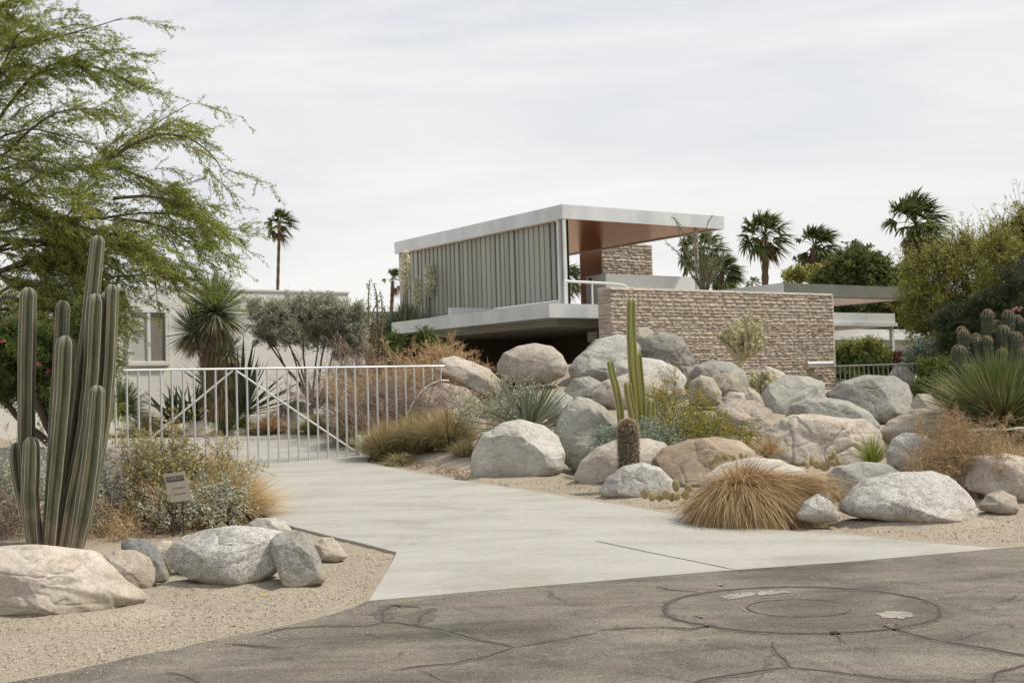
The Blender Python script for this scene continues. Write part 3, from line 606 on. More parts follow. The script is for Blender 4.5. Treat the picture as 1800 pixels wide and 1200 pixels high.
th = np.linspace(.25, 2*np.pi - .3, 80); ex.append(ribbon(np.stack([cc[0] + R*.38*np.cos(th), cc[1] + R*.38*np.sin(th)], 1), .012, sz, .004, .7, 1, .03, .008))
th = np.linspace(2.9, 3.5, 30); ex.append(ribbon(np.stack([cc[0] + R*.42*np.cos(th), cc[1] + R*.42*np.sin(th)], 1), .014, sz, .005, .9, 2, .03, .008))
CR = [([(1050, 1108), (1110, 1104), (1170, 1102), (1215, 1105), (1262, 1097)], .022), ([(1465, 1103), (1472, 1118), (1478, 1128)], .02),
 ([(1357, 1128), (1365, 1147), (1380, 1160), (1388, 1172), (1460, 1180), (1600, 1197)], .018), ([(1388, 1172), (1320, 1182), (1240, 1194), (1180, 1212)], .03),
 ([(1560, 1103), (1610, 1117), (1665, 1128), (1740, 1140), (1830, 1158)], .035), ([(1665, 1128), (1705, 1117), (1750, 1105)], .012),
 ([(1605, 1049), (1680, 1040), (1755, 1027)], .014), ([(1640, 1070), (1720, 1071), (1820, 1074)], .014), ([(1745, 1198), (1755, 1182), (1800, 1170), (1860, 1160)], .035),
 ([(1150, 1030), (1180, 1036), (1230, 1040)], .02), ([(1620, 979), (1680, 990), (1800, 991)], .01),
 ([(450, 1117), (500, 1104), (560, 1100), (640, 1100), (675, 1094)], .024), ([(675, 1094), (672, 1075), (690, 1063), (740, 1068)], .05),
 ([(675, 1094), (700, 1094), (735, 1100), (780, 1108), (830, 1122), (905, 1137)], .032), ([(735, 1098), (740, 1082), (762, 1068)], .06),
 ([(905, 1137), (860, 1152), (800, 1165), (740, 1171), (690, 1178)], .02), ([(905, 1137), (960, 1127), (1050, 1112)], .018),
 ([(735, 1176), (760, 1188), (790, 1200)], .014), ([(395, 1132), (450, 1136), (500, 1139)], .03),
 ([(290, 1182), (330, 1188), (360, 1204)], .03), ([(1390, 1000), (1440, 1007), (1470, 1030)], .007)]
for p, wd in CR:
    if wd > .016: ex.append(ribbon([G(*q) for q in p], wd*2.6, sz, .0015, 1.2, 3, .03, .05))
    ex.append(ribbon([G(*q) for q in p], wd*.42, sz, .004, .55, 1, .03, .03))
def blob(px, n=40, mi=2, lift=.004):
    c = np.array([G(*q) for q in px]); k = len(c)
    Q = np.array([c[i] + (c[(i + 1) % k] - c[i])*t for i in range(k) for t in np.linspace(0, 1, 8, endpoint=False)])
    Q = Q + .012*rng.normal(size=Q.shape); m_ = c.mean(0)
    v = [(x, y, .012 + lift) for x, y in Q] + [(m_[0], m_[1], .012 + lift)]; n = len(Q)
    return v, [(i, (i + 1) % n, n) for i in range(n)], mi
ex.append(blob([(1540, 1078), (1552, 1086), (1590, 1087), (1606, 1083), (1604, 1077), (1580, 1074), (1555, 1075)]))
for q in [[(1271, 1047), (1272, 1054), (1300, 1051), (1330, 1046), (1330, 1040), (1300, 1042)], [(1330, 1040), (1330, 1047), (1360, 1044), (1390, 1042), (1385, 1038), (1355, 1038)],
          [(1552, 1101), (1570, 1102), (1580, 1097), (1566, 1097)], [(1218, 1083), (1235, 1087), (1240, 1085), (1225, 1082)], [(1263, 1028), (1266, 1030), (1276, 1028), (1270, 1026)]]: ex.append(blob(q, mi=2))
poly = [tuple(v) for v in edge] + [(60, edge[-1][1] + 6), (60, -12), (-50, -12), (-50, edge[0][1] - 3)]
o = flat('street', poly, ['asphalt', 'crack', 'patch', 'smear'], sz, [], .05, ex); o['label'] = 'cracked grey asphalt street'

def pebbles(name, poly, n, label, s=(.006, .02), z0=None):
    pts = []; P = np.array([hit(x, y, H)[:2] for x, y in poly]); lo, hi = P.min(0), P.max(0)
    c = rng.uniform(lo, hi, (n*4, 2)); c = c[pip(c[:, 0], c[:, 1], P)][:n]; k = len(c)
    c = c[(~pip(c[:, 0], c[:, 1], drv)) & (pdist(c[:, 0], c[:, 1], drv) > .03)]; k = len(c)
    base = np.array([[1, 0, 0], [0, 1, 0], [-1, 0, 0], [0, -1, 0], [0, 0, .7], [0, 0, -.5]], float)
    F = np.array([[0, 1, 4], [1, 2, 4], [2, 3, 4], [3, 0, 4]])
    sc = rng.uniform(s[0], s[1], (k, 1, 1))*rng.uniform(.6, 1.4, (k, 1, 3)); v = base[None]*sc*(1 + .25*rng.normal(size=(k, 6, 1)))
    z = H(c[:, 0], c[:, 1]) if z0 is None else np.full(len(c), z0); v = v + np.c_[c, z + .006][:, None]
    mb = MB(); f = (F[None] + np.arange(k)[:, None, None]*6).reshape(-1, 3); mb.add(v, f)
    o = mb.build(name, leafmat(name + ' stone', [(.10, .08, .06), (.30, .25, .19), (.46, .41, .34), (.36, .29, .21)], .9, 0)); o['kind'] = 'stuff'; o['label'] = label
pebbles('gravel', [(-50, 1080), (270, 1040), (450, 1030), (600, 975), (690, 975), (640, 1055), (500, 1095), (300, 1140), (0, 1195), (-60, 1200)], 5200, 'fine gravel scattered on the sand beside the street', (.003, .010))
pebbles('gravel', [(900, 862), (1060, 850), (1250, 880), (1500, 912), (1780, 890), (1860, 950), (1700, 955), (1500, 938), (1300, 922), (1100, 888)], 4200, 'fine gravel on the sand along the driveway edge', (.004, .013))

pebbles('gravel', [(0, 1192), (120, 1170), (330, 1127), (500, 1092), (648, 1052), (900, 1030), (900, 1046), (648, 1075), (500, 1125), (330, 1160), (0, 1230)], 1300, 'loose grit washed onto the crumbling street edge', (.002, .0065), .014)
pebbles('gravel', [(560, 1080), (900, 1036), (1300, 1004), (1800, 962), (1800, 1200), (100, 1200)], 900, 'sparse grit lying on the asphalt', (.002, .006), .014)
# ------------------------------------------------------------ house
root = thing('modernist_house', 'low modern house of aluminium louvers, flat roofs and stone chimney', 'house', (D(988, 359, 31)[0], 31, .9))
def part(name, mb, mats, parent=root, smooth=False): return mb.build(name, mats, parent=parent, smooth=smooth)
C = D(988, 359, 31.0); zr = C[2]
def proj(c, p, d): return float((np.array(p) - c)[:2]@d[:2])
Lr = proj(C, U(695.5, 426, zr), HB); Wr = proj(C, U(1272, 380.6, zr), HA); th_ = W(25, 31)
zb = zr - th_; f = .05
m = MB()
obox(m, C, 0, Wr, 0, f, zb, zr); obox(m, C, 0, Wr, Lr - f, Lr, zb, zr); obox(m, C, 0, f, f, Lr - f, zb, zr); obox(m, C, Wr - f, Wr, f, Lr - f, zb, zr)
obox(m, C, f, Wr - f, f, Lr - f, zr - .12, zr - .006)
obox(m, C, -.012, .0, Lr*.02, Lr*.985, zb - .008, zb + .028)
part('roof', m, 'galv')
m = MB(); obox(m, C, f, Wr - f, f, Lr - f, zb + .03, zb + .06); part('soffit', m, 'wood')
lz0, lz1 = 3.78, zb
tp = proj(C, U(948, 384, zb), HB)
pitch = .222; t = .075; k = 0
while t < Lr - .2:
    ang = rad(rng.choice([3, 4, 5, 7, 10], p=[.25, .3, .25, .12, .08])); wd = pitch - .026 - .014*(rng.random() < .3)
    m = MB(); a = HB*math.cos(ang) + HA*math.sin(ang); b = HA*math.cos(ang) - HB*math.sin(ang)
    low = 3.58 if t < tp else lz0; o_ = C + HB*t + HA*.13
    obox(m, o_, -.012, .0, 0, wd, low, lz1 - .01, a=b, b=a); obox(m, o_, .0, .03, 0, .006, low, lz1 - .01, a=b, b=a)
    k += 1
    if k in (3, 4): obox(m, C + HB*t, .205, .215, -.01, pitch*.86, low, lz1 - .012, 1)
    else: obox(m, C + HB*t, .205, .215, -.02, pitch - .021, low, lz1 - .012, 1)  # dark sheet added behind each fin, giving the gaps their shade
    part('louver', m, ['louver', 'darkm']); t += pitch*rng.uniform(.97, 1.03)
m = MB(); obox(m, C, .05, .17, tp, Lr - .1, lz0 - .12, lz0 - .03)
for q in np.arange(tp + .1, Lr - .2, .42): obox(m, C, .07, .12, q, q + .04, 3.58, lz0 - .12)
part('sill_rail', m, 'galv')
m = MB(); obox(m, C, .02, .10, tp - .04, tp + .04, 3.58, zb - .002); part('post', m, 'galvw')
m = MB(); obox(m, C, .03, .10, .012, .07, 3.58, zb - .002); part('post', m, 'galv')
pr = D(1223, 412, 34.3); m = MB(); obox(m, pr, -.045, .045, -.045, .045, 2, zb + .02); part('post', m, 'white')
# deck and carport
Cd = D(965, 533, 29.2); zd = Cd[2]; Ld = proj(Cd, U(693, 567, zd), HB); td = W(25, 29.2)
m = MB(); obox(m, Cd, 0, 5.5, 0, Ld, zd - td, zd); part('deck', m, 'galv')
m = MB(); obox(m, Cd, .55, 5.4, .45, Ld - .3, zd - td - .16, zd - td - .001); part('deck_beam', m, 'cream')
m = MB()
obox(m, Cd, 5.2, 5.35, .6, Ld + .5, .5, zd - td - .162); obox(m, Cd, .9, 5.2, Ld - .5, Ld - .35, .5, zd - td - .162); obox(m, Cd, 2.2, 5.2, .9, 1.05, .5, zd - td - .162)
part('carport_wall', m, 'carport')
m = MB(); obox(m, Cd, .6, 5.2, .6, Ld - .4, .9, 1.02); part('carport_floor', m, 'carport')
# white parapet on the deck, low roof to the left
q = D(793, 540.5, 33.2); m = MB(); obox(m, q, 0, 3.2, 0, .16, zd - .02, q[2]); obox(m, q, .09, 3.2, -.015, 0, zd - .02, q[2] - .10); part('parapet', m, 'white')
q = D(650, 547, 36); m = MB(); obox(m, q, 0, 5.5, 0, 5, q[2] - W(22, 36), q[2]); part('low_roof', m, 'galvw')
m = MB(); obox(m, q, .02, .30, .3, .36, .6, q[2] - W(22, 36) - .002); part('door_panel', m, plain('orange brown door', (.34, .16, .05), rough=.5))
m = MB(); obox(m, q, .32, 5.4, .8, .95, .6, q[2] - W(22, 36) - .002); part('dark_wall', m, 'carport')
# chimney and parapet behind the railing
def stonework(mb, o, a, L, nrm, z0, z1, seed, amp=.035, rowh=(.045, .12), lens=(.16, .6), mi=0):
    r = np.random.default_rng(seed); z = z0; o = np.array([o[0], o[1], 0.0]); n_id = 0
    while z < z1 - .005:
        h = min(r.uniform(*rowh), z1 - z)
        if z1 - z - h < .04: h = z1 - z
        s = 0
        while s < L - .002:
            l = min(r.uniform(*lens)*(1.4 if h < .08 else 1), L - s)
            if L - s - l < .1: l = L - s
            sub = [(z, h)] if (h < .1 or r.random() > .25) else [(z, h*.5), (z + h*.5, h*.5)]
            for zz, hh in sub:
                nu, nv = max(3, int(l/.045)), max(3, int(hh/.03)); u = np.linspace(0, 1, nu + 1); v = np.linspace(0, 1, nv + 1)
                UU, VV = np.meshgrid(u, v); g = .004
                pos = o + a*(s + g + UU*(l - 2*g))[..., None] + np.array([0, 0, 1.])*(zz + g + VV*(hh - 2*g))[..., None]
                edge_ = np.minimum(np.minimum(UU*l, (1 - UU)*l)/.03, np.minimum(VV*hh, (1 - VV)*hh)/.018)
                base = r.uniform(0, amp*.45); tl = r.normal()*amp*.35; tl2 = r.uniform(-.2, 1)*amp*.5
                d = base + amp*.5*sstep(edge_) + tl*(UU - .5) + tl2*(VV - .5)*1.0 + amp*1.3*fbm(pos*9 + seed, 4, .6)
                d = np.where(edge_ <= 0, np.minimum(d*.3, .008) - .004, d)
                p = pos + nrm*np.maximum(d, -.02)[..., None]
                i = np.arange(nv)[:, None]*(nu + 1) + np.arange(nu)[None]
                mb.add(p, np.stack([i, i + 1, i + nu + 2, i + nu + 1], -1).reshape(-1, 4), mi); n_id += 1
            s += l
        z += h
def stonemat(name, a, b, c):
    m, t, o, p = newmat(name)
    v = N(t, 'ShaderNodeTexCoord').outputs['Object']; g = N(t, 'ShaderNodeNewGeometry').outputs['Random Per Island']
    cc = ramp(t, g, [(0, a), (.45, b), (.8, c), (1, (c[0]*.97, c[1]*.9, c[2]*.84))])
    cc = mixc(t, 1, cc, ramp(t, noise(t, v, 9, 6, .65), [(.3, (.8, .78, .76)), (.65, (1.12, 1.1, 1.08))]), 'MULTIPLY')
    t.links.new(cc, p.inputs['Base Color']); p.inputs['Roughness'].default_value = .9; p.inputs['Specular IOR Level'].default_value = .15
    bump(t, p, noise(t, v, 30, 8, .7), .5, .012); return m
MAT['stone'] = stonemat('chiselled sandstone', (.385, .34, .285), (.46, .405, .34), (.42, .365, .305))
MAT['mortar'] = plain('mortar bed', (.36, .31, .255), rough=.95)
Ch = D(1057, 450, 38.9); Lc = proj(Ch, U(1147, 440, D(1057, 440, 38.9)[2]), HA); Lc = 2.05
m = MB(); stonework(m, Ch, HA, Lc, -HB, 2.9, zr - .03, 5); obox(m, Ch, -.02, .018, .02, 1.05, 2.9, zr - .03, 2)  # left stone face: shade and wood reflection painted in as reddish brown
obox(m, Ch, .02, Lc, .02, 1.05, 2.9, zr - .03, 1); part('chimney', m, ['stone', 'mortar', 'chimneyshade'])
q = D(1065, 481, 33); m = MB(); obox(m, q, 0, 3.15, 0, .85, 2.8, q[2]); obox(m, q, -.006, 0, .6, .7, q[2] - .2, q[2] - .05, 1); part('parapet', m, ['white', 'darkm'])
# railing
m = MB(); zt = D(992, 494, 30.2)[2]; r0 = D(992, 494, 30.2); dr = U(1060, 497.5, zt) - r0; dr = dr/np.linalg.norm(dr)
p1 = r0 + dr*1.33; p2 = D(1098, 501, 31.2); p3 = D(1110, 512, 31.4); p4 = D(1116, 525, 31.5)
tube(m, smoothline([r0, r0 + dr*.7, p1, p1 + (p2 - p1)*.6, p2, p3, p4], 20), .032, 8)
tube(m, [r0, (r0[0], r0[1], zd - .05)], .03, 8); pp = r0 + dr*.93; tube(m, [pp, (pp[0], pp[1], zd - .05)], .022, 8)
part('railing', m, 'white', smooth=True)
# right wing roofs
q = D(1377, 497, 35); zq = q[2]; L1 = proj(q, U(1569, 509, zq), HA); L2 = 7.5
m = MB(); obox(m, q, 0, L1, 0, L2, zq - .34, zq); obox(m, q, -.012, -.001, 0, L2, zq - .34, zq + .002, 1); part('wing_roof', m, [plain('grey green fascia', (.15, .16, .13), (.115, .125, .10), 2, .5), 'galvw'])
m = MB(); obox(m, q, .25, L1 - .2, .25, L2, zq - .355, zq - .342); part('soffit', m, 'wood')
m = MB(); obox(m, q, -1, 1.4, 1.6, L2, .8, zq - .36); part('dark_wall', m, 'carport')
q = D(1573, 551, 36); m = MB(); obox(m, q, -5, 0, 0, 3, q[2] - .26, q[2]); obox(m, q, -5, .05, -.05, 3, q[2] - .36, q[2] - .262); part('patio_roof', m, 'galvw')
m = MB(); pz = D(1567, 575, 35.96); obox(m, pz, -.045, .045, -.045, .045, .7, q[2] - .362); part('post', m, 'galvw')
q2 = D(1464, 578, 40); m = MB(); obox(m, q2, 0, 8, 0, 4, q2[2] - .28, q2[2]); obox(m, q2, 0, 8, -.04, 0, q2[2] - .34, q2[2] - .2); part('rear_roof', m, 'galvw')
m = MB(); obox(m, q2, 0, 8, .35, .4, .8, q2[2] - .282); wroot = part('window_wall', m, 'curtain')
for s in np.arange(.1, 8, 1.3): m = MB(); obox(m, q2, s, s + .09, .28, .345, .8, q2[2] - .283); m.build('window_frame', 'white', parent=wroot)

# stone wall beside the boulders
wl = thing('stone_wall', 'rough coursed tan stone wall standing behind the boulder pile', 'wall', (WALLC[0], WALLC[1], .6))
zt = WALLC[2]; LW = proj(WALLC, U(1463, 517.7, zt), HA)
m = MB(); stonework(m, WALLC, HA, LW, -HB, .6, zt, 11, .034, (.03, .105), (.10, .60)); stonework(m, WALLC + HB*.42, -HB, .42, -HA, .6, zt, 12, .02, (.14, .3), (.2, .5))
obox(m, WALLC, .004, LW, -.002, .42, .6, zt, 1); m.build('masonry', ['stone', 'mortar'], parent=wl)
m = MB(); obox(m, WALLC, .0, LW + .004, .02, .44, zt + .001, zt + .022); obox(m, WALLC, LW + .001, LW + .02, .0, .44, .6, zt); m.build('coping', 'white', parent=wl)
# tube light on the wall
lq = D(1439, 640, 31.05); off = -HB*.16; s0 = proj(WALLC, D(1418, 640, 31), HA)
pA = WALLC + HA*proj(WALLC, U(1417, 640.5, lq[2]), HA); 
# place by wall plane intersection
def onwall(px, py, back=.12):
    d = ray(px, py); o_ = WALLC - HB*back; t_ = (o_[:2]@HB[:2])/(d[:2]@HB[:2]); return np.array([d[0]*t_, d[1]*t_, CAM_H + d[2]*t_])
a_, b_ = onwall(1417, 641, .2), onwall(1462, 641, .2); b_ = a_ + HA*np.linalg.norm(b_ - a_)
lt = thing('wall_light', 'short polished cylinder light fixed to the right end of stone wall', 'wall light', a_)
m = MB(); tube(m, [a_, b_], .085, 24); m.build('cylinder', 'silver', parent=lt, smooth=False)
m = MB(); mid = (a_ + b_)/2; tube(m, [mid - HA*.1, mid + HA*.1], .04, 8); obox(m, mid, -.1, .1, 0, .21, mid[2] - .03, mid[2] + .03); m.build('bracket', 'darkm', parent=lt)

# white building on the left
q = D(612, 516, 34); zt = q[2]
bl = thing('stucco_building', 'plain white stucco building with a curtained window behind the gate', 'building', (q[0], q[1], .8))
m = MB(); obox(m, q, -14, 0, 0, 8, .4, zt); m.build('wall', 'stucco', parent=bl)
m = MB(); obox(m, q, -14, .03, -.03, 8, zt + .002, zt + .05); m.build('roof_edge', 'white', parent=bl)
def onplane(px, py, back=0):
    d = ray(px, py); o_ = q - HB*back; t_ = (o_[:2]@HB[:2])/(d[:2]@HB[:2]); return np.array([d[0]*t_, d[1]*t_, CAM_H + d[2]*t_])
A = onplane(224, 549); B = onplane(294, 637); s0, s1 = proj(q, A, HA), proj(q, B, HA); z0, z1 = B[2], A[2]
m = MB(); fr = .05
obox(m, q, s0 - .02, s1 + .02, -.09, 0, z0 - .07, z0 - .0); obox(m, q, s0 - .02, s1 + .02, -.07, 0, z1, z1 + .05)
obox(m, q, s0 - .02, s0 + fr, -.065, 0, z0, z1); obox(m, q, s1 - fr, s1 + .02, -.065, 0, z0, z1)
sm = s0 + (s1 - s0)*.52; obox(m, q, sm - .04, sm + .04, -.06, 0, z0, z1)
obox(m, q, s0 + fr, sm - .04, -.05, 0, z0, z0 + .04); obox(m, q, sm + .04, s1 - fr, -.05, 0, z0, z0 + .04)
wf = m.build('window', 'white', parent=bl)
m = MB(); obox(m, q, s0 + fr, sm - .04, -.02, -.004, z0 + .04, z1); m.build('pane', 'curtain', parent=wf)
m = MB(); obox(m, q, sm + .04, s1 - fr, -.02, -.004, z0 + .04, z1); m.build('pane', plain('brown curtain behind glass', (.27, .245, .21), (.19, .17, .145), 5, .3, stretch=(8, 8, .2)), parent=wf)
m = MB(); obox(m, q, s1 + .04, s1 + .07, -.03, 0, z0 - .05, zt); obox(m, q, -14, s1 + .04, -.025, 0, z1 + .06, zt); m.build('panel', 'white', parent=bl)

# ------------------------------------------------------------ gate and fences
g0 = D(640, 645, 23.3); zt = g0[2]
def gpx(px, py=650):                      # parameter along the gate line for a pixel column
    d = ray(px, py); n_ = HB[:2]; t_ = (g0[:2]@n_)/(d[:2]@n_); return float((d[:2]*t_ - g0[:2])@HA[:2])
gt = thing('driveway_gate', 'silver steel bar gate with two diagonal braces across the driveway', 'gate', (g0[0], g0[1], .4))
def gp(s, z): return g0*np.array([1, 1, 0]) + HA*s + np.array([0, 0, z])
sL, sR = gpx(10), gpx(640, 700); zlow = D(640, 803, 23.3)[2]
drop = lambda s: zlow + (s - sR)*.028
m = MB(); tube(m, [gp(sL, zt), gp(sR - .06, zt)], .018, 4); m.build('top_rail', 'steel', parent=gt)
m = MB(); obox(m, g0, 0, 0.001, 0, 0.001, zt, zt + .001); m = MB(); tube(m, [gp(sL, drop(sL)), gp(sR, drop(sR))], .022, 4); m.build('bottom_rail', 'steel', parent=gt)
s = sR - .18; step = .189
while s > sL:
    m = MB(); tube(m, [gp(s, drop(s)), gp(s, zt - .012)], .0175, 6); m.build('bar', 'steel', parent=gt); s -= step
sm = gpx(412); s1 = gpx(186)
m = MB(); tube(m, [gp(sm - .03, zt - .03), gp(s1, drop(s1) + .1)], .017, 4); m.build('brace', 'steel', parent=gt)
m = MB(); tube(m, [gp(sm + .03, zt - .03), gp(sR - .08, drop(sR) + .03)], .017, 4); m.build('brace', 'steel', parent=gt)
sF = gpx(648, 700)
fn = thing('steel_fence', 'short silver bar fence whose curved lower rail fits over a boulder', 'fence', (gp(sF, 0)[0], gp(sF, 0)[1], .5))
sE = gpx(781, 645)
m = MB(); tube(m, [gp(sR - .05, zt + .0), gp(sE, zt + .0)], .018, 4); m.build('top_rail', 'steel', parent=fn)
def gz(px, py):
    d = ray(px, py); t_ = (g0[:2]@HB[:2])/(d[:2]@HB[:2]); return CAM_H + d[2]*t_
for px, pb in ((645.5, 835), (662, 800), (678.5, 790), (695, 775), (712, 728), (727.5, 704), (743.5, 684), (759.5, 673), (774.5, 667)):
    s = gpx(px); m = MB(); tube(m, [gp(s, gz(px, pb)), gp(s, zt - .012)], .0175, 6); m.build('bar', 'steel', parent=fn)
cv = [gp(gpx(x), gz(x, y)) for x, y in ((705, 752), (712, 731), (726, 705), (743, 684), (758, 674), (775, 668), (788, 669))]
m = MB(); tube(m, smoothline(cv, 16), .016, 5); m.build('curved_rail', 'steel', parent=fn, smooth=True)
ob = thing('gate_operator', 'small grey metal gate operator box on a post at gate end', 'gate motor', gp(sR, .4))
m = MB(); zb1, zt1 = gz(640, 808), gz(640, 764); obox(m, gp(gpx(626), 0), 0, .05, -.06, .02, zb1, zt1); obox(m, gp(gpx(631), 0), .045, .15, -.02, .02, zb1 + .02, zt1 - .02, 1); obox(m, gp(gpx(638.5), 0), 0, .10, -.09, .02, zb1, zt1 - .01)
m.build('housing', ['galv', 'galvw'], parent=ob)
m = MB(); tube(m, [gp(gpx(645), gz(645, 838)), gp(gpx(645), zt1)], .02, 6); m.build('post', 'steel', parent=ob)
# right fence
fr_ = thing('metal_fence', 'dark grey bar fence beyond the boulders right of stone wall', 'fence', D(1470, 690, 30.5))
za = D(1468, 643.5, 31)[2]; pa = D(1468, 643.5, 31); pb_ = D(1690, 646, 30.4); pb_[2] = za
m = MB(); tube(m, [pa, pb_], .02, 4); MAT['fencepaint'] = plain('dull fence paint', (.24, .25, .22)); m.build('top_rail', 'fencepaint', parent=fr_)
nb = 27
for k in range(nb):
    p = pa + (pb_ - pa)*(k/(nb - 1)); m = MB(); tube(m, [(p[0], p[1], za - .012), (p[0], p[1], za - 1.4)], .013, 5); m.build('bar', 'fencepaint', parent=fr_)
# ------------------------------------------------------------ boulders
BG = 'rocks around the planting bed behind the gate'
def ico(n):
    bm = bmesh.new(); bmesh.ops.create_icosphere(bm, subdivisions=n, radius=1); bm.verts.ensure_lookup_table()
    v = np.array([x.co[:] for x in bm.verts]); f = np.array([[a.index for a in q.verts] for q in bm.faces]); bm.free(); return v, f
ICO = {5: ico(5), 6: ico(6), 7: ico(7)}
def rock(label, mat, pts, thick=.85, depth=None, lean=.34, fac=4, seed=None, rough=1.0, res=6, group='boulders of the rock garden', name='boulder'):
    P = np.array(pts, float); seed = seed if seed is not None else int(P.sum()) % 9973; r = np.random.default_rng(seed)
    lo, hi = P.min(0), P.max(0); cpx = (lo + hi)/2
    wpx = (hi - lo).mean()
    Yc = depth
    if group != BG: Yc = pile_depth(P, thick, depth)
    Q = np.array([D(x, y, Yc) for x, y in P]); c = np.array([D(cpx[0], cpx[1] + .04*(hi[1] - lo[1]), Yc)])[0]
    u, v = Q[:, 0] - c[0], Q[:, 2] - c[2]; ph = np.arctan2(v, u); rr = np.hypot(u, v); od = np.argsort(ph); ph, rr = ph[od], rr[od]
    ga = np.linspace(-np.pi, np.pi, 361)[:-1]
    # interpolate the outline as points, not radii, so straight edges stay straight
    uu, vv = rr*np.cos(ph), rr*np.sin(ph); uu = np.r_[uu, uu[0]]; vv = np.r_[vv, vv[0]]; tt = np.linspace(0, 1, 24, endpoint=False)
    su = np.concatenate([uu[i] + (uu[i + 1] - uu[i])*tt for i in range(len(ph))]); sv = np.concatenate([vv[i] + (vv[i + 1] - vv[i])*tt for i in range(len(ph))])
    sp = np.arctan2(sv, su); sr = np.hypot(su, sv); o_ = np.argsort(sp); gr = np.interp(ga, sp[o_], sr[o_], period=2*np.pi)
    kk = np.exp(-.5*(np.arange(-20, 21)/3.5)**2); kk /= kk.sum(); gr = np.convolve(np.r_[gr[-20:], gr, gr[:20]], kk, 'valid')*1.012
    n, F = ICO[res]; rho = np.hypot(n[:, 0], n[:, 2]); phi = np.arctan2(n[:, 2], n[:, 0]); Rr = np.interp(phi, ga, gr, period=2*np.pi)
    p = 2.35; q = (rho**p + np.abs(n[:, 1])**p)**(-1/p)
    T = W(wpx*.5, Yc)*thick; sz_ = W(wpx*.5, Yc)
    X = np.stack([Rr*rho*q*np.cos(phi), T*n[:, 1]*q, Rr*rho*q*np.sin(phi)], 1)
    for k in range(fac):                     # broad weathered facets on the faces turned to the street and the sky
        a = r.uniform(-1.3, 1.3); e = r.uniform(-.3, .9); nn = np.array([math.sin(a)*math.cos(e), -math.cos(a)*math.cos(e), math.sin(e)])
        d = X@nn; off = d.max()*r.uniform(.66, .88); ex = np.maximum(0, d - off); X = X - nn*(ex*.85)[:, None]
    X[:, 1] += lean*X[:, 2]
    nrm = norm(X); s0 = X/sz_*1.15 + seed*.37
    ed = np.clip(1 - rho*q*0 , 0, 1); mid = .35 + .65*np.abs(n[:, 1])
    d = .09*fbm(s0*.9, 2, .5)*mid + .010*fbm(s0*3.1 + 5, 4, .5)
    wv = perlin(s0*1.3 + 11) + .10*perlin(s0*4.5); d -= .022*np.exp(-(wv/.05)**2)*(perlin(s0*.8 + 3) > -.1)
    w2 = perlin(s0*np.array([.8, .8, 2.2]) + 31) + .08*perlin(s0*6 + 2); d -= .014*np.exp(-(w2/.035)**2)
    st = perlin(s0*1.3 + 51); d += .03*np.tanh(st*9)*mid*.7
    d += .006*fbm(s0*14, 3, .6)
    X = X + nrm*(d*sz_*rough)[:, None]
    for _ in range(2):                       # bring the worn shape back to the photographed outline
        k_ = Yc/(Yc + X[:, 1]); px_, pz_ = (X[:, 0] + c[0])*k_ - c[0], (X[:, 2] + c[2] - CAM_H)*k_ + CAM_H - c[2]
        fp = np.arctan2(pz_, px_); b_ = ((fp + np.pi)/(2*np.pi)*90).astype(int) % 90; mx = np.zeros(90); np.maximum.at(mx, b_, np.hypot(px_, pz_))
        mx = np.convolve(np.r_[mx[-2:], mx, mx[:2]], [.1, .2, .4, .2, .1], 'valid'); tg_ = np.interp((np.arange(90) + .5)/90*2*np.pi - np.pi, ga, gr, period=2*np.pi)
        rt = np.interp(fp, (np.arange(90) + .5)/90*2*np.pi - np.pi, tg_/np.maximum(mx, 1e-6), period=2*np.pi); rt = np.clip(rt, .7, 1.6)
        X[:, 0] *= rt; X[:, 2] *= rt
    base = np.array([c[0], Yc, 0]); X = X + c; base[2] = X[:, 2].min()
    mb = MB(); mb.add(X, F); o = mb.build(name, RK[mat], loc=base, smooth=True)
    return tag(o, label, 'boulder', group)
BG = 'rocks around the planting bed behind the gate'
rock('reddish boulder behind the gate beneath the trunk yucca', 'cream', [(318, 768), (330, 745), (355, 738), (380, 742), (393, 760), (388, 772), (340, 773)], .8, depth=28.6, group=BG, res=5)
rock('flat grey rock behind the gate right of the reddish boulder', 'grey', [(394, 768), (402, 754), (425, 751), (448, 763), (448, 771), (420, 772)], .8, depth=28.6, group=BG, res=5)
rock('dark round boulder behind the gate brace under the olive tree', 'blue', [(484, 735), (492, 712), (520, 702), (548, 712), (555, 735), (520, 748)], .8, depth=30.2, group=BG, res=5)
rock('bright rock behind the gate brace left of the olive trunk', 'white', [(500, 740), (515, 722), (540, 724), (562, 742), (560, 762), (520, 765)], .8, depth=29.4, group=BG, res=5)
rock('small brown rock between the two straw tufts behind the gate', 'brown', [(492, 758), (505, 748), (525, 752), (530, 768), (495, 770)], .8, depth=28.5, group=BG, res=5)
rock('pink grey boulder behind the gate right of the olive trunk', 'tan', [(590, 745), (600, 712), (625, 702), (650, 715), (655, 750), (620, 765)], .8, depth=28.8, group=BG, res=5)
for lb, mt, pts, kw in FRONT + PILE: rock(lb, mt, pts, **kw)
# ------------------------------------------------------------ plants
def gz_at(x, y): return float(H(np.array(x), np.array(y)))
def ground_at(px, Y):                    # the ground point below a pixel column at depth Y
    x = D(px, 700, Y)[0]; return np.array([x, Y, gz_at(x, Y)])
def merge(mb, P, R, mi=0): tubes(mb, P, R, mi)

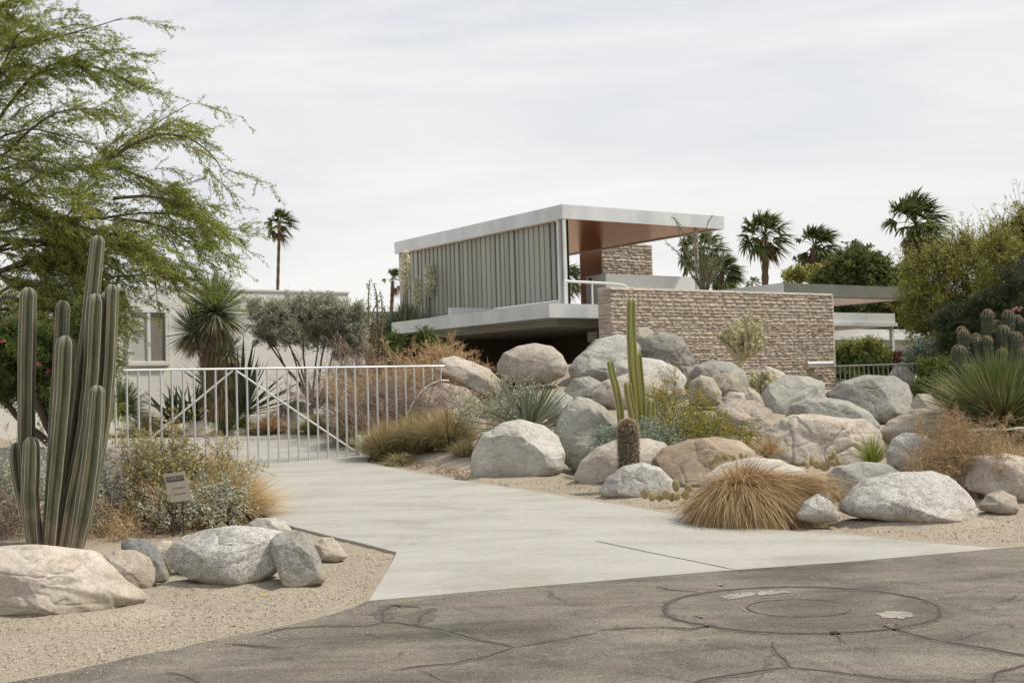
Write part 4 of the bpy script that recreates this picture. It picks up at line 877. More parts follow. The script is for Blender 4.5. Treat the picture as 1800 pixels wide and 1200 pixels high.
# --- ribbed columnar cacti
def ribbed(mb, path, rad_, nr, depth=.24, sharp=1.0, tip=.5, n=40, mi=0, ms=1, spr=.004, sides=6, spine=True, wob=.0):
    P = smoothline(path, n*3); d = np.r_[0, np.cumsum(np.linalg.norm(np.diff(P, axis=0), axis=1))]; tl = min(d[-1]*.3, rad_[-1]*1.2)
    k = np.r_[np.linspace(0, d[-1] - tl, n - 10), d[-1] - tl + tl*np.sin(np.linspace(0, np.pi/2, 11))[1:]]; P = np.stack([np.interp(k, d, P[:, j]) for j in range(3)], 1); R = np.interp(np.linspace(0, 1, n), np.linspace(0, 1, len(rad_)), rad_)
    d = np.r_[0, np.cumsum(np.linalg.norm(np.diff(P, axis=0), axis=1))]; rem = d[-1] - d; q = np.clip(rem/(R[-1]*1.15), 0, 1); R = R*np.sqrt(np.clip(1 - (1 - q)**2, .0, 1))*.98 + .002
    if wob: R = R*(1 + wob*perlin(np.stack([d*4, d*0 + P[0, 0]*9, d*0], -1)))
    S_ = nr*sides; th = np.linspace(0, 2*np.pi, S_, endpoint=False); pr = 1 - depth*(1 - np.abs(np.cos(th*nr/2))**sharp*1.0)
    v = tube(mb, P, R, S_, mi, pr)
    if spine:
        for k in range(nr):
            c = v[:, k*sides]; o_ = norm(c - P); tube(mb, c[:-1] + o_[:-1]*spr*.4, spr*(1 + .5*perlin(np.stack([d[:-1]*30, d[:-1]*0 + k, d[:-1]*0], -1))), 3, ms, cap=False)
    return v, P
def cactus_thing(name, label, Y, stems, nr, mats, base_px, depth=.24, spr=.004, group=None, rscale=1, wob=.02, sharp=1.0, n=44):
    root_ = thing(name, label, 'cactus', D(base_px[0], base_px[1], Y), group)
    for st in stems:
        pts, rr = st[0], st[1]; dy = st[2] if len(st) > 2 else 0
        path = [D(x, y, Y + dy) for x, y in pts]; m = MB()
        ribbed(m, path, [W(r_, Y + dy)*rscale for r_ in rr], nr, depth, sharp, n=n, spr=spr, wob=wob); m.build('stem', mats, parent=root_, smooth=False)
    return root_
cactus_thing('columnar_cactus', 'tall cluster of dark green ribbed columns with white rib edges at left', 13.6, [
 ([(66, 972), (56, 900), (46, 780), (47, 640), (50, 505)], [12, 15, 15, 15, 13.5], .25),
 ([(64, 972), (50, 920), (37, 860), (30, 820), (29, 777)], [9, 11, 12, 12, 11], .1),
 ([(62, 972), (56, 930), (52, 870), (54, 820), (55, 768)], [12, 15, 15.5, 15, 15], -.12),
 ([(88, 972), (92, 880), (98, 760), (106, 640), (111, 528)], [11, 13, 13, 12, 12], .35),
 ([(86, 972), (92, 900), (102, 800), (112, 690), (116, 590)], [13, 16, 17, 17.5, 16], -.05),
 ([(108, 972), (122, 850), (140, 700), (158, 560), (173, 414)], [13, 15, 14, 12.5, 12], .3),
 ([(110, 972), (128, 870), (152, 760), (163, 650), (169, 516)], [13, 15, 16, 16, 14.5], .05),
 ([(118, 972), (150, 850), (175, 730), (183, 620), (186, 514)], [11, 12, 11, 11, 10.5], .22),
 ([(126, 972), (160, 860), (182, 750), (192, 640), (197, 500)], [10, 12, 12, 12, 11], .12),
 ([(132, 972), (148, 900), (160, 820), (168, 740), (172, 677)], [13, 18, 17, 13.5, 10.5], -.2)],
 5, ['cactus', 'spine'], (95, 968), depth=.42, spr=.0028, sharp=1.35, wob=.10)
cactus_thing('columnar_cactus', 'yellow green cactus columns rising from the boulders in front of stone wall', 19.6, [
 ([(1128, 790), (1120, 720), (1113, 640), (1110, 580), (1110, 524)], [9, 9.5, 10, 9, 7.5], 0),
 ([(1093, 750), (1090, 715), (1083, 680), (1076, 655), (1072, 633)], [7, 7.5, 7.5, 6.5, 6], -.1),
 ([(1124, 790), (1118, 755), (1110, 715), (1105, 690), (1103, 670)], [8, 8.5, 8.5, 8, 7], -.15),
 ([(1130, 780), (1129, 740), (1128, 690), (1124, 650), (1122, 618)], [7, 7.5, 7.5, 7, 6], .15),
 ([(1141, 780), (1142, 750), (1144, 730), (1145, 700)], [11, 11, 9, 6], -.1)],
 5, ['cactusy', 'spine'], (1124, 785), depth=.38, spr=.0045, sharp=1.2, rscale=.9)
def spiny(mb, v, P, every, L, mi, wd=.004, e=1.0):
    n_, S_, _ = v.shape; a = v[:-1:every].reshape(-1, 3); c = np.repeat(P[:-1:every], S_, 0); o_ = norm(a - c)
    k = 3; a = np.repeat(a, k, 0); o_ = norm(np.repeat(o_, k, 0)*e + rng.normal(size=a.shape)*.6); blades(mb, a, o_, L*rng.uniform(.5, 1.2, len(a)), wd, 0, 1, mi)
bc = thing('barrel_cactus', 'tall spiny barrel cactus between the domed and wide boulders', 'cactus', D(1105, 822, 17.0)); m = MB()
v, P = ribbed(m, [D(1106, 825, 17.0), D(1105, 785, 17.0), D(1103, 738, 17.0)], [W(18, 17.0), W(18.5, 17.0), W(17.5, 17.0)], 18, .12, 1, n=30, spine=False, sides=3); m.build('stem', 'cactusg', parent=bc)
m = MB(); spiny(m, v, P, 1, .055, 0, .009); m.build('spines', 'tanspine', parent=bc)
m = MB(); tuft(m, P[-1] - [0, 0, .03], 260, (.05, .09), (20, 90), .3, .010, .10); m.build('crown_spines', leafmat('orange spines', [(.50, .30, .16), (.62, .45, .28)], .9, 0), parent=bc)
tcx = thing('torch_cactus', 'dense group of spiny grey green torch cactus stems behind the spoon plant', 'cactus', D(1740, 690, 19.8))
for x, y, r_, dy in ((1690, 574, 8, .2), (1694, 580, 10, 0), (1715, 586, 10, .3), (1716, 592, 11, 0), (1736, 544, 11, .1), (1735, 580, 9, .4), (1735, 590, 10, -.1), (1752, 563, 9, .4), (1763, 571, 14, 0), (1773, 545, 11, .3), (1788, 554, 9, .5), (1786, 583, 12, -.1), (1776, 598, 9, .1), (1762, 612, 9, -.3), (1685, 606, 13, -.2), (1700, 640, 10, -.4), (1803, 560, 10, .3), (1806, 600, 10, .1), (1797, 612, 9, -.2)):
    Yt = 19.8 + dy; b = D(x + (1745 - x)*.25, 700, Yt); m = MB()
    v, P = ribbed(m, [b, D(x + (1745 - x)*.05, (y + 700)/2, Yt), D(x, y, Yt)], [W(r_*.85, Yt), W(r_, Yt), W(r_, Yt)], 13, .14, 1, n=22, sides=3, spine=False, mi=0)
    spiny(m, v[:, ::3], P, 1, .028, 1, .009); m.build('stem', ['cactusg', 'tanspine'], parent=tcx)
m = MB()
for x, y in ((1782, 545), (1787, 543), (1792, 547), (1795, 543)): leafquads(m, np.repeat(D(x, y, 20.2)[None], 14, 0), dirs(14, 10, 90), .045, .02)
m.build('flower', leafmat('pink cactus flowers', [(.50, .22, .2), (.6, .35, .3)], .8, .2), parent=tcx)

# --- bunch grasses
def grass(name, label, base, n, L, e, droop, mat, cat='grass clump', spread=.15, wd=.007, group=None, wind=(0, 0, 0), segs=5, extra=None):
    m = MB(); tuft(m, base, n, L, e, droop, wd, spread, 0, segs, wind)
    if extra: tuft(m, base, int(n*extra[1]), (L[0]*.7, L[1]*1.05), e, droop*.9, wd, spread*1.1, 1, segs, wind)
    o = m.build(name, [mat] + ([extra[0]] if extra else []), loc=base); return tag(o, label, cat, group)
m = MB(); b = D(1312, 848, 13.75); g_ = gz_at(b[0], b[1])
n = 8500; a = rng.uniform(0, 2*np.pi, n); rr = np.sqrt(rng.random(n)); el = np.radians(78 - 78*rr + rng.normal(size=n)*16); az = a + rng.normal(size=n)*.6
d = np.stack([np.cos(el)*np.cos(az), np.cos(el)*np.sin(az), np.sin(el)], -1); d[:, 0] += .20; d = norm(d); b0 = b + np.stack([np.cos(a)*rr*.30, np.sin(a)*rr*.22, -.10*rr + rng.uniform(-.12, .0, n)], 1)
blades(m, b0, d, rng.uniform(.30, .80, n), .0066*rng.uniform(.6, 1.5, n), rng.uniform(.35, 1.0, n), 6, 0, wind=(.10, 0, 0))
n = 5000; az = rng.uniform(-2.9, .25, n); d = np.stack([np.cos(az), np.sin(az)*.8, rng.uniform(-.35, .35, n)], -1); b0 = b + np.stack([np.cos(az)*.28, np.sin(az)*.2, rng.uniform(-.3, -.02, n)], 1)
blades(m, b0, norm(d + .2*rng.normal(size=d.shape)), rng.uniform(.25, .6, n), .0068*rng.uniform(.6, 1.5, n), rng.uniform(.5, 1.1, n), 5, 0)
n = 2600; d = np.stack([rng.uniform(.5, 1, n), rng.uniform(-.5, .3, n), rng.uniform(-.1, .4, n)], -1); blades(m, b + [.3, .05, -.04] + rng.normal(size=(n, 3))*[.2, .12, .05], norm(d), rng.uniform(.3, .62, n), .0048, .45, 5, 0)
o = m.build('fountain_grass', 'golden', loc=(b[0], b[1], g_)); tag(o, 'large golden fountain grass mound arching over the front boulders', 'grass clump')
GG = 'straw coloured bunch grasses right of the gate'
for lab, px, py, Y, n, L in (('leftmost green straw bunch grass beside the gate operator', 675, 815, 22.6, 3000, (.65, 1.1)), ('tallest green straw bunch grass in front of the fenced boulder', 735, 812, 22.4, 3400, (.7, 1.15)),
   ('widest green straw bunch grass beside the chalky white boulder', 785, 818, 22.0, 3800, (.65, 1.1)), ('small low bunch grass at the drive edge left of the chalky boulder', 815, 838, 20.9, 900, (.25, .42))):
    c = ground_at(px, Y); grass('bunch_grass', lab, c, n, L, (42, 90), .42, 'greengrass', spread=.25, group=GG, wd=.008, extra=('golden', .6))
c = ground_at(700, 21.6); grass('bunch_grass', 'small green tuft at the drive edge between two bunch grasses', c, 1100, (.25, .45), (20, 80), .6, 'greengrass', spread=.2, wd=.008, group=GG, extra=('strawblade', .5))
m = MB(); c = D(812, 828, 21.0)
tuft(m, c, 900, (.08, .2), (-10, 80), .1, .012, .1); tag(m.build('hedgehog_cactus', leafmat('dark red spines', [(.12, .06, .05), (.2, .12, .1)], .9, 0), loc=c), 'small dark reddish spiny cactus left of the chalky white boulder', 'cactus')
BGG = 'grass tufts in the planting bed behind the gate'
for lab, px, py, Y, n, L, mt in (('round golden straw tuft behind the gate left of the olive trunk', 476, 762, 28.6, 2600, (.45, .75), 'golden'), ('green tuft with straw tips under the olive trunk', 556, 762, 28.4, 2400, (.45, .8), 'greengrass'),
   ('dark green upright tuft beside the gate operator behind the bars', 628, 790, 25.2, 2200, (.6, 1.1), 'greengrass'), ('wide olive green tuft behind the left gate leaf', 258, 772, 28.6, 2800, (.5, .95), 'greengrass'), ('dark spiky tuft between the trunk yucca and golden tuft', 412, 760, 28.9, 1700, (.6, 1.0), 'spoon')):
    grass('bunch_grass', lab, D(px, py, Y), n, L, (30, 88), .4, mt, spread=.2, group=BGG, wd=.010)
c = ground_at(404, 15.3); grass('bunch_grass', 'golden straw grass clump at the driveway edge behind the plaque bush', c, 7000, (.5, 1.0), (35, 88), .45, 'goldb', spread=.25, wd=.006, wind=(.1, 0, 0))
c = ground_at(372, 16.3); grass('bunch_grass', 'second golden straw clump half hidden behind the plaque bush', c, 3800, (.65, 1.15), (45, 88), .35, 'goldb', spread=.3, wd=.006)
grass('bunch_grass', 'thin straw tuft left of the huge folded boulder', D(1352, 800, 17.8), 500, (.25, .5), (30, 88), .4, 'golden', spread=.15, wd=.006)
grass('bunch_grass', 'small green weed at the right foot of the huge folded boulder', D(1533, 812, 17.6), 300, (.2, .55), (40, 88), .2, 'ylleaf', spread=.18, wd=.008)

# --- rosette plants
def rosette(name, label, c, n, L, e, wd, mat, cat, droop=.05, prof='agave', fold=.25, segs=5, trunk=None, group=None, dead=0, spread=.06):
    root_ = thing(name, label, cat, trunk[0] if trunk else c, group)
    m = MB(); tuft(m, c, n, L, e, droop, wd, spread, 0, segs, prof=prof, fold=fold, twist=.25); m.build('leaves', mat, parent=root_)
    return root_
# agave in the boulders
r_ = rosette('agave', 'grey green sword leaved agave between the egg boulder and chalky boulder', D(928, 760, 20.8), 95, (.8, 1.3), (6, 84), .055, 'agave', 'agave', .07)
# dark agave behind the gate and others
rosette('agave', 'large dark sword leaved agave right of the trunk yucca', D(425, 728, 29.6), 60, (1.3, 2.05), (4, 80), .11, 'darkagave', 'agave', .05)
rosette('agave', 'small dark agave below the window behind the gate', D(306, 745, 29.3), 34, (.6, 1.05), (12, 82), .09, 'darkagave', 'agave', .04)
rosette('agave', 'dark agave leaning left beneath the trunk yucca', D(340, 745, 29.0), 30, (.8, 1.5), (10, 70), .08, 'darkagave', 'agave', .06)
# trunk yucca with two heads
Yy = 28.9; ty = thing('trunk_yucca', 'trunk yucca with two spiky leaf balls in front of white building', 'yucca', D(383, 770, Yy))
m = MB(); tube(m, smoothline([D(383, 775, Yy), D(383, 700, Yy), D(382, 640, Yy), D(380, 560, Yy)], 14), [W(17, Yy), W(18, Yy), W(20, Yy), W(14, Yy)][0], 14, 0); tube(m, smoothline([D(378, 650, Yy), D(362, 615, Yy), D(345, 592, Yy)], 8), W(10, Yy), 8, 0); m.build('trunk', 'thatch', parent=ty)
m = MB()
for y0, y1, hw in ((600, 760, 24), (600, 700, 30), (585, 640, 26)):
    n = 1900; yy = rng.uniform(y0, y1, n); az = rng.uniform(0, 2*np.pi, n); cpos = np.array([D(382, y, Yy) for y in yy]); d = np.stack([np.cos(az)*.42, np.sin(az)*.42, -np.ones(n)], -1)
    blades(m, cpos + np.c_[np.cos(az), np.sin(az), az*0]*W(hw*.55, Yy), norm(d + .15*rng.normal(size=d.shape)), rng.uniform(.3, .55, n), .016, .1, 3, 0, prof='leaf')
m.build('thatch', 'thatch', parent=ty)
for cx, cy, R_, n in ((379, 548, 74, 950), (345, 585, 58, 620), (398, 618, 38, 260)):
    m = MB(); c = D(cx, cy, Yy - (.15 if cx > 390 else 0)); L_ = W(R_, Yy); tuft(m, c, n, (L_*.82, L_*1.08), (-42 if cx < 390 else -60, 90), .03, .022, .10, 0, 3, prof='leaf'); m.build('leaf_ball', 'yucca', parent=ty)
    m = MB(); tuft(m, c, int(n*.5), (L_*.6, L_*.95), (-80, -25), .08, .018, .10, 0, 3, prof='leaf'); m.build('dead_leaves', 'thatch', parent=ty)
def ball(name, label, px, py, Y, R_, n, mat='yucca', e=(-10, 90), cat='yucca', wd=.022, group=None):
    c = D(px, py, Y); L_ = W(R_, Y); m = MB(); tuft(m, c, n, (L_*.75, L_*1.08), e, .06, wd, .08, 0, 3, prof='leaf'); return tag(m.build(name, mat, loc=c), label, cat, group)
ball('yucca', 'round spiky yucca behind the gate bars under the left of window', 212, 722, 28.8, 60, 700, 'yucca', (-25, 90))
# yucca with three blossom stalks
Yf = 36.2; yf = thing('flowering_yucca', 'yucca with three cream blossom stalks in front of the louvres', 'yucca', D(712, 640, Yf))
m = MB(); c = D(713, 588, Yf); L_ = W(62, Yf); tuft(m, c, 620, (L_*.8, L_*1.08), (-15, 88), .06, .034, .10, 0, 3, prof='leaf'); m.build('leaves', 'yucca', parent=yf)
for x, yt, yb, wpx, xb in ((713, 440, 518, 9.5, 712), (734, 487, 544, 6.5, 722), (755, 464, 520, 9.5, 754)):
    m = MB(); tube(m, smoothline([D(xb, 590, Yf), D((x + xb)/2, 550, Yf), D(x, yt + 4, Yf)], 10), .016, 6); st = m.build('flower_stalk', 'olivebark', parent=yf)
    n = 1300; wpx *= 1.2; m = MB(); t = rng.random(n); rr = wpx*np.sin(np.pi*np.clip(t*.86 + .12, 0, 1))**.8*(.6 + .4*t)*np.sqrt(rng.random(n)); az = rng.uniform(0, 2*np.pi, n)
    c = np.array([D(x, yt + (yb - yt)*q, Yf) for q in t]) + np.c_[np.cos(az)*W(rr, Yf), np.sin(az)*W(rr, Yf), az*0]
    d = np.c_[np.cos(az)*.6, np.sin(az)*.6, -np.ones(n)*.5]; leafquads(m, c, norm(d + .4*rng.normal(size=d.shape)), .07, .05, 0)
    m.build('blossom', 'cream_fl', parent=st)
# big spoon plant at the right
Ys = 17.4; sp_ = thing('spoon_plant', 'huge dark green spoon plant with straw tipped blades at right edge', 'spoon plant', D(1752, 770, Ys)); c = D(1762, 752, Ys)
m = MB(); n = 2600; tuft(m, c, n, (.85, 1.35), (22, 86), .12, .013, .12, 0, 5, prof='blade', twist=.6); m.build('leaves', 'spoon', parent=sp_)
m = MB(); tuft(m, c, 900, (.95, 1.45), (8, 60), .22, .010, .10, 0, 5, prof='blade', twist=.6); n = 500; d = dirs(n, 5, 55); d[:, 0] = -np.abs(d[:, 0]) - .3; blades(m, np.repeat(c[None], n, 0), norm(d), rng.uniform(1.0, 1.6, n), .010, rng.uniform(.05, .3, n), 5, 0); m.build('dry_leaves', 'strawblade', parent=sp_)
m = MB(); tuft(m, c - [0, 0, .05], 420, (.6, 1.15), (-25, 15), .45, .011, .10, 0, 5, prof='blade'); m.build('drooping_leaves', 'strawblade', parent=sp_)

# --- shrubs
def shrub(name, label, base, n0, L0, e0, lv, twig, leaf=None, cat='shrub', r0=.012, wander=.12, pull=(0, 0, 0), per=0, size=.03, wid=.012, spread=.02, lean=.5, group=None, flowers=None, rmin=.0022, lat=.1, sc=1, stuffing=None):
    root_ = thing(name, label, cat, base, group)
    d = dirs(n0, *e0); P = grow(base + np.c_[d[:, :2]*lat, np.zeros(n0)], d, rng.uniform(L0[0], L0[1], n0), 7, wander, pull)
    m = MB(); tubes(m, P, taper(P, r0, r0*.5)); last = P; r_ = r0*.5; allp = [P]
    for (nc, L, spd, al) in lv:
        last = children(last, nc, L, spd, .2, 4, wander*1.5, pull, al); r_ = max(r_*.55, rmin); tubes(m, last, taper(last, r_, max(r_*.6, rmin*.7))); allp.append(last)
    m.build('branches', twig, parent=root_)
    if leaf and per:
        m = MB(); leaves(m, last, per, size, wid, spread, 0, lean)
        if len(allp) > 1: leaves(m, allp[-2], per, size, wid, spread, 0, lean)
        m.build('foliage', leaf, parent=root_)
    if flowers:
        fm, k, fs = flowers[0], flowers[1], flowers[2]; tips = last[:, -1]; cut = flowers[3] if len(flowers) > 3 else None
        tips = tips[rng.permutation(len(tips))[:k]]
        if cut is not None: tips = tips[cut(tips)]
        m = MB(); q = np.repeat(tips, 4, 0); leafquads(m, q, dirs(len(q), -10, 90), fs, fs*.7); m.build('flowers', fm, parent=root_)['kind'] = 'stuff'
    return root_, last
# dry orange brush at the gate
for lab, px, py, Y, hh, n0, mt, e in (('broad orange tipped dry brush behind the short steel fence', 690, 770, 26.4, 1.6, 34, 'orangetwig', (35, 88)), ('rounded orange dry brush left of the carport opening', 778, 706, 27.6, 1.1, 30, 'orangetwig', (30, 88)),
   ('tangled purple grey dry brush over the fenced boulder', 735, 772, 24.9, .85, 14, 'drytwig', (15, 80)), ('tangled grey dry brush just right of the gate operator', 668, 790, 25.0, 1.15, 34, 'drytwig', (30, 85)), ('tangled purple grey dry brush behind the short steel fence bars', 712, 790, 25.3, 1.1, 30, 'drytwig', (30, 85)), ('low dry orange brush beside the olive tree', 626, 735, 27.6, 1.5, 28, 'drytwig', (30, 85)), ('bare grey twigs over the long pale boulder', 806, 748, 23.9, .8, 7, 'drytwig', (10, 65))):
    shrub('dry_shrub', lab, D(px, py, Y), int(n0*1.25), (hh*.7, hh), e, [(7, (.3, .6), .55, .9), (6, (.16, .34), .6, .8), (4, (.06, .16), .7, .7)], mt, r0=.010, wander=.14, rmin=.0036, lat=.40, group='dry brush beside the gate', cat='dry shrub')
shrub('dry_shrub', 'brown gold dry shrub under the spoon plant at right', D(1690, 860, 15.4), 34, (.45, .78), (25, 88), [(7, (.2, .4), .6, .8), (6, (.1, .22), .7, .7), (4, (.04, .1), .8, .6)], 'orangetwig', 'thatch', 'dry shrub', r0=.008, wander=.16, per=5, size=.016, wid=.008, rmin=.002, lat=.4, pull=(-.2, 0, 0))
# bare ocotillos
def wands(name, label, tips, base, Y, mat, r0, group=None, twigs=3, cat='ocotillo'):
    root_ = thing(name, label, cat, D(base[0], base[1], Y), group)
    for k, (pts) in enumerate(tips):
        dy = rng.uniform(-.25, .25); P = [D(base[0] + rng.uniform(-4, 4), base[1], Y)] + [D(x, y, Y + dy) for x, y in pts]; S_ = smoothline(P, 22); m = MB(); S_ = S_ + .01*np.cumsum(rng.normal(size=S_.shape), 0)*.4
        tubes(m, S_[None], np.linspace(r0, r0*.35, 22)[None]); leaves(m, S_[None], 170, .05, .02, .02, 1)
        m.build('wand', mat, parent=root_)
    return root_
wands('ocotillo', 'ocotillo with many leaning wands rising behind the stone wall', [[(1222, 470), (1200, 430), (1190, 395)], [(1215, 480), (1190, 440), (1172, 425)], [(1228, 460), (1225, 420), (1222, 400)], [(1225, 450), (1208, 425), (1190, 385), (1182, 380)], [(1240, 470), (1245, 430), (1250, 400)], [(1235, 480), (1232, 440), (1228, 410)], [(1250, 480), (1262, 440), (1270, 420)], [(1230, 485), (1213, 455), (1203, 430)],
   [(1245, 480), (1255, 450), (1258, 420)], [(1238, 470), (1236, 430), (1240, 395), (1250, 380)], [(1255, 490), (1268, 465), (1272, 430)], [(1252, 490), (1262, 470), (1280, 450)], [(1240, 480), (1248, 440), (1243, 415)], [(1222, 490), (1205, 470), (1197, 445)], [(1232, 470), (1221, 440), (1215, 415)], [(1248, 485), (1256, 465), (1262, 450)]], (1237, 520), 31.5, ['ocot', 'ocot'], .026)
wands('ocotillo', 'slender bare ocotillo wands left of the blossoming yucca', [[(648, 560), (647, 520), (650, 492)], [(652, 545), (660, 535), (660, 523)], [(662, 560), (659, 520), (655, 500)], [(664, 560), (667, 535), (667, 520)], [(672, 560), (672, 540), (669, 512)], [(674, 570), (675, 550), (675, 540)], [(660, 600), (658, 575), (657, 562)]], (664, 620), 27, ['ocot', 'ocot'], .03)
# bush in front with the plaque
def silverbush(lab, px, py, Y, n0, L, leafm, per, group=None, fl=None, e=(20, 85), lat=.3, size=.035, twig='olivebark', wid=.016):
    return shrub('brittlebush', lab, D(px, py, Y), n0, L, e, [(7, (.4*L[1], .55*L[1]), .6, .8), (5, (.07, .18), .7, .7)], twig, leafm, 'shrub', r0=.008, wander=.13, per=per, size=size, wid=wid, spread=.015, rmin=.002, lat=lat, group=group, flowers=fl)
BB = 'silver leaved brittlebushes around the plaque'
silverbush('silver leaved bush with spent yellow flowers right behind the plaque', 350, 925, 14.75, 34, (.32, .55), 'silverleaf', 7, BB, ('yellow', 500, .022))
silverbush('open twiggy grey bush between the tall cactus and plaque', 240, 930, 14.9, 22, (.35, .75), 'silverleaf', 4, BB, ('yellow', 120, .022))
silverbush('upright straw coloured bush with yellow flowers behind the plaque and gate bars', 305, 925, 15.3, 64, (.6, 1.08), 'strawleaf', 6, BB, ('yellow', 700, .026), e=(45, 88))
shrub('dry_shrub', 'brown dry undergrowth left of the plaque posts', D(270, 940, 14.6), 34, (.3, .55), (10, 85), [(7, (.15, .35), .7, .6), (6, (.08, .18), .8, .5)], 'orangetwig', 'thatch', 'dry shrub', r0=.006, per=4, size=.02, wid=.008, rmin=.002, lat=.4)
silverbush('silver leaved bush at the left edge behind the tall cactus', 8, 930, 14.9, 40, (.45, .9), 'silverleaf', 6, BB, ('yellow', 160, .022))
shrub('dry_shrub', 'brown dry undergrowth at the left edge beneath silver bush', D(10, 950, 14.3), 24, (.25, .5), (10, 80), [(7, (.15, .3), .7, .6), (6, (.08, .18), .8, .5)], 'drytwig', 'thatch', 'dry shrub', r0=.006, per=5, size=.025, wid=.01, rmin=.002, lat=.4)
silverbush('small leafy grey bush right of the tall cactus base', 205, 900, 15.8, 30, (.4, .8), 'silverleaf', 7, BB, None)
silverbush('blue green leaved bush right of the yellow green cactus', 1165, 790, 18.8, 16, (.22, .42), 'blueleaf', 8, 'flowering brittlebushes in the boulder pile', ('yellow', 160, .022))
silverbush('small blue green bush left of the barrel cactus top', 1078, 785, 19.0, 8, (.12, .26), 'blueleaf', 7, 'flowering brittlebushes in the boulder pile', None)
silverbush('wide yellow flowering bush above the brown flat topped boulder', 1232, 795, 19.0, 54, (.25, .62), 'ylleaf', 5, 'flowering brittlebushes in the boulder pile', ('yellow', 2600, .024), e=(10, 75), lat=.45, size=.022)
silverbush('upper yellow flowering bush among the whitish boulders', 1180, 745, 21.2, 18, (.4, .72), 'ylleaf', 4, 'flowering brittlebushes in the boulder pile', ('yellow', 1400, .026), e=(30, 85), size=.022)
silverbush('small yellow flowering bush left of the agave', 878, 735, 21.4, 16, (.3, .6), 'silverleaf', 7, None, ('yellow', 80, .04), size=.04)
silverbush('tiny grey weed at the left foot of the speckled granite', 305, 1012, 11.6, 7, (.08, .2), 'silverleaf', 9, None, None, lat=.05, size=.03)
silverbush('tiny grey weed at the foot of large flat topped boulder', 1500, 908, 14.6, 7, (.06, .16), 'silverleaf', 6, None, None, lat=.05, size=.025)

# --- chollas
def cholla(name, label, base, Y, h, levels, r0, seed, e=(35, 85), n0=7, trunk=0):
    root_ = thing(name, label, 'cactus', base); m = MB(); r_ = r0
    if trunk: tube(m, [base, base + [0, 0, trunk]], r0*1.3, 8, 0); base = base + np.array([0, 0, trunk*.85])
    d = dirs(n0, *e); P = grow(np.repeat(base[None], n0, 0), d, rng.uniform(h*.5, h, n0), 6, .12, (0, 0, .5)); allp = [(P, r_)]
    for nc, L in levels: P = children(P, nc, L, .45, .35, 5, .15, (0, 0, 3.0), .55); r_ *= .8; allp.append((P, r_))
    for Q, q in allp:
        for k in range(len(Q)): tube(m, Q[k], [q]*len(Q[k]), 6, 0)
    m.build('stem', 'chollaskin', parent=root_); m = MB()
    for Q, q in allp:
        n_, K, _ = Q.shape; i = np.repeat(np.arange(n_), 190); t = rng.uniform(0, 1, len(i))*(K - 1.001); k = t.astype(int); f = (t - k)[:, None]; c = Q[i, k]*(1 - f) + Q[i, k + 1]*f
        d = norm(rng.normal(size=c.shape)); blades(m, c + d*q*.9, d, .030, .010, 0, 1, 0)
    m.build('spines', 'cholla', parent=root_)
cholla('cholla', 'bushy pale cholla cactus with upturned arms against the stone wall', D(1302, 650, 26.6), 26.6, .62, [(4, (.24, .46)), (3, (.12, .24))], .044, 1, (8, 88), 19, .24)
cholla('cholla', 'small pale cholla clump below the stone wall', D(1338, 700, 23.6), 23.6, .42, [(4, (.14, .30))], .034, 2, (35, 85), 14)
# --- prickly pears
def pear(label, pads, Y):
    root_ = thing('prickly_pear', label, 'cactus', D(pads[0][0], pads[0][1] + 8, Y))
    n, F = ICO[5] if False else ico(3)
    for x, y, rx, ry, rot in pads:
        c = D(x, y, Y + rng.uniform(-.08, .08)); s = n*np.array([W(rx, Y), .016, W(ry, Y)]); cz, sz2 = math.cos(rad(rot)), math.sin(rad(rot)); yaw = rng.uniform(-.7, .7)
        p = np.stack([s[:, 0]*cz - s[:, 2]*sz2, s[:, 1], s[:, 0]*sz2 + s[:, 2]*cz], 1); p = np.stack([p[:, 0]*math.cos(yaw) - p[:, 1]*math.sin(yaw), p[:, 0]*math.sin(yaw) + p[:, 1]*math.cos(yaw), p[:, 2]], 1) + c
        m = MB(); m.add(p, F, 0); k = rng.integers(0, len(p), 60); blades(m, p[k], norm(p[k] - c + .3*rng.normal(size=(60, 3))), .015, .004, 0, 1, 1); m.build('pad', ['pear', 'tanspine'], parent=root_, smooth=False)
pear('low prickly pear creeping along the foot of the domed speckled boulder', [(1133, 868, 7, 9, 10), (1147, 872, 9, 8, 40), (1172, 870, 9, 8, -30), (1188, 853, 7, 11, 5), (1190, 872, 9, 7, 20), (1205, 870, 8, 8, -20), (1182, 874, 8, 6, 60), (1160, 874, 8, 6, 0), (1210, 858, 7, 8, 30)], 15.3)
pear('dry prickly pear in front of the brown flat topped boulder', [(1262, 806, 7, 8, 20), (1277, 802, 9, 7, 10), (1303, 801, 4, 6, 0), (1312, 802, 3, 7, -20), (1250, 812, 7, 6, 50), (1288, 804, 6, 6, 0)], 16.2)
pear('prickly pear with round upright pads right of the golden grass', [(1427, 807, 4.5, 8, 0), (1419, 816, 7, 7, 30), (1437, 817, 8, 7, -20), (1460, 805, 6, 6.5, 0), (1466, 797, 5, 6, 10), (1471, 805, 6, 7, -10), (1450, 820, 9, 8, 20), (1475, 818, 8, 7, -40), (1463, 814, 7, 6, 0)], 16.6)
pear('tiny prickly pear pads at the right foot of the golden grass', [(1467, 857, 3.5, 6, 0), (1474, 876, 5, 5, 30), (1470, 868, 5, 6, -20)], 13.9)

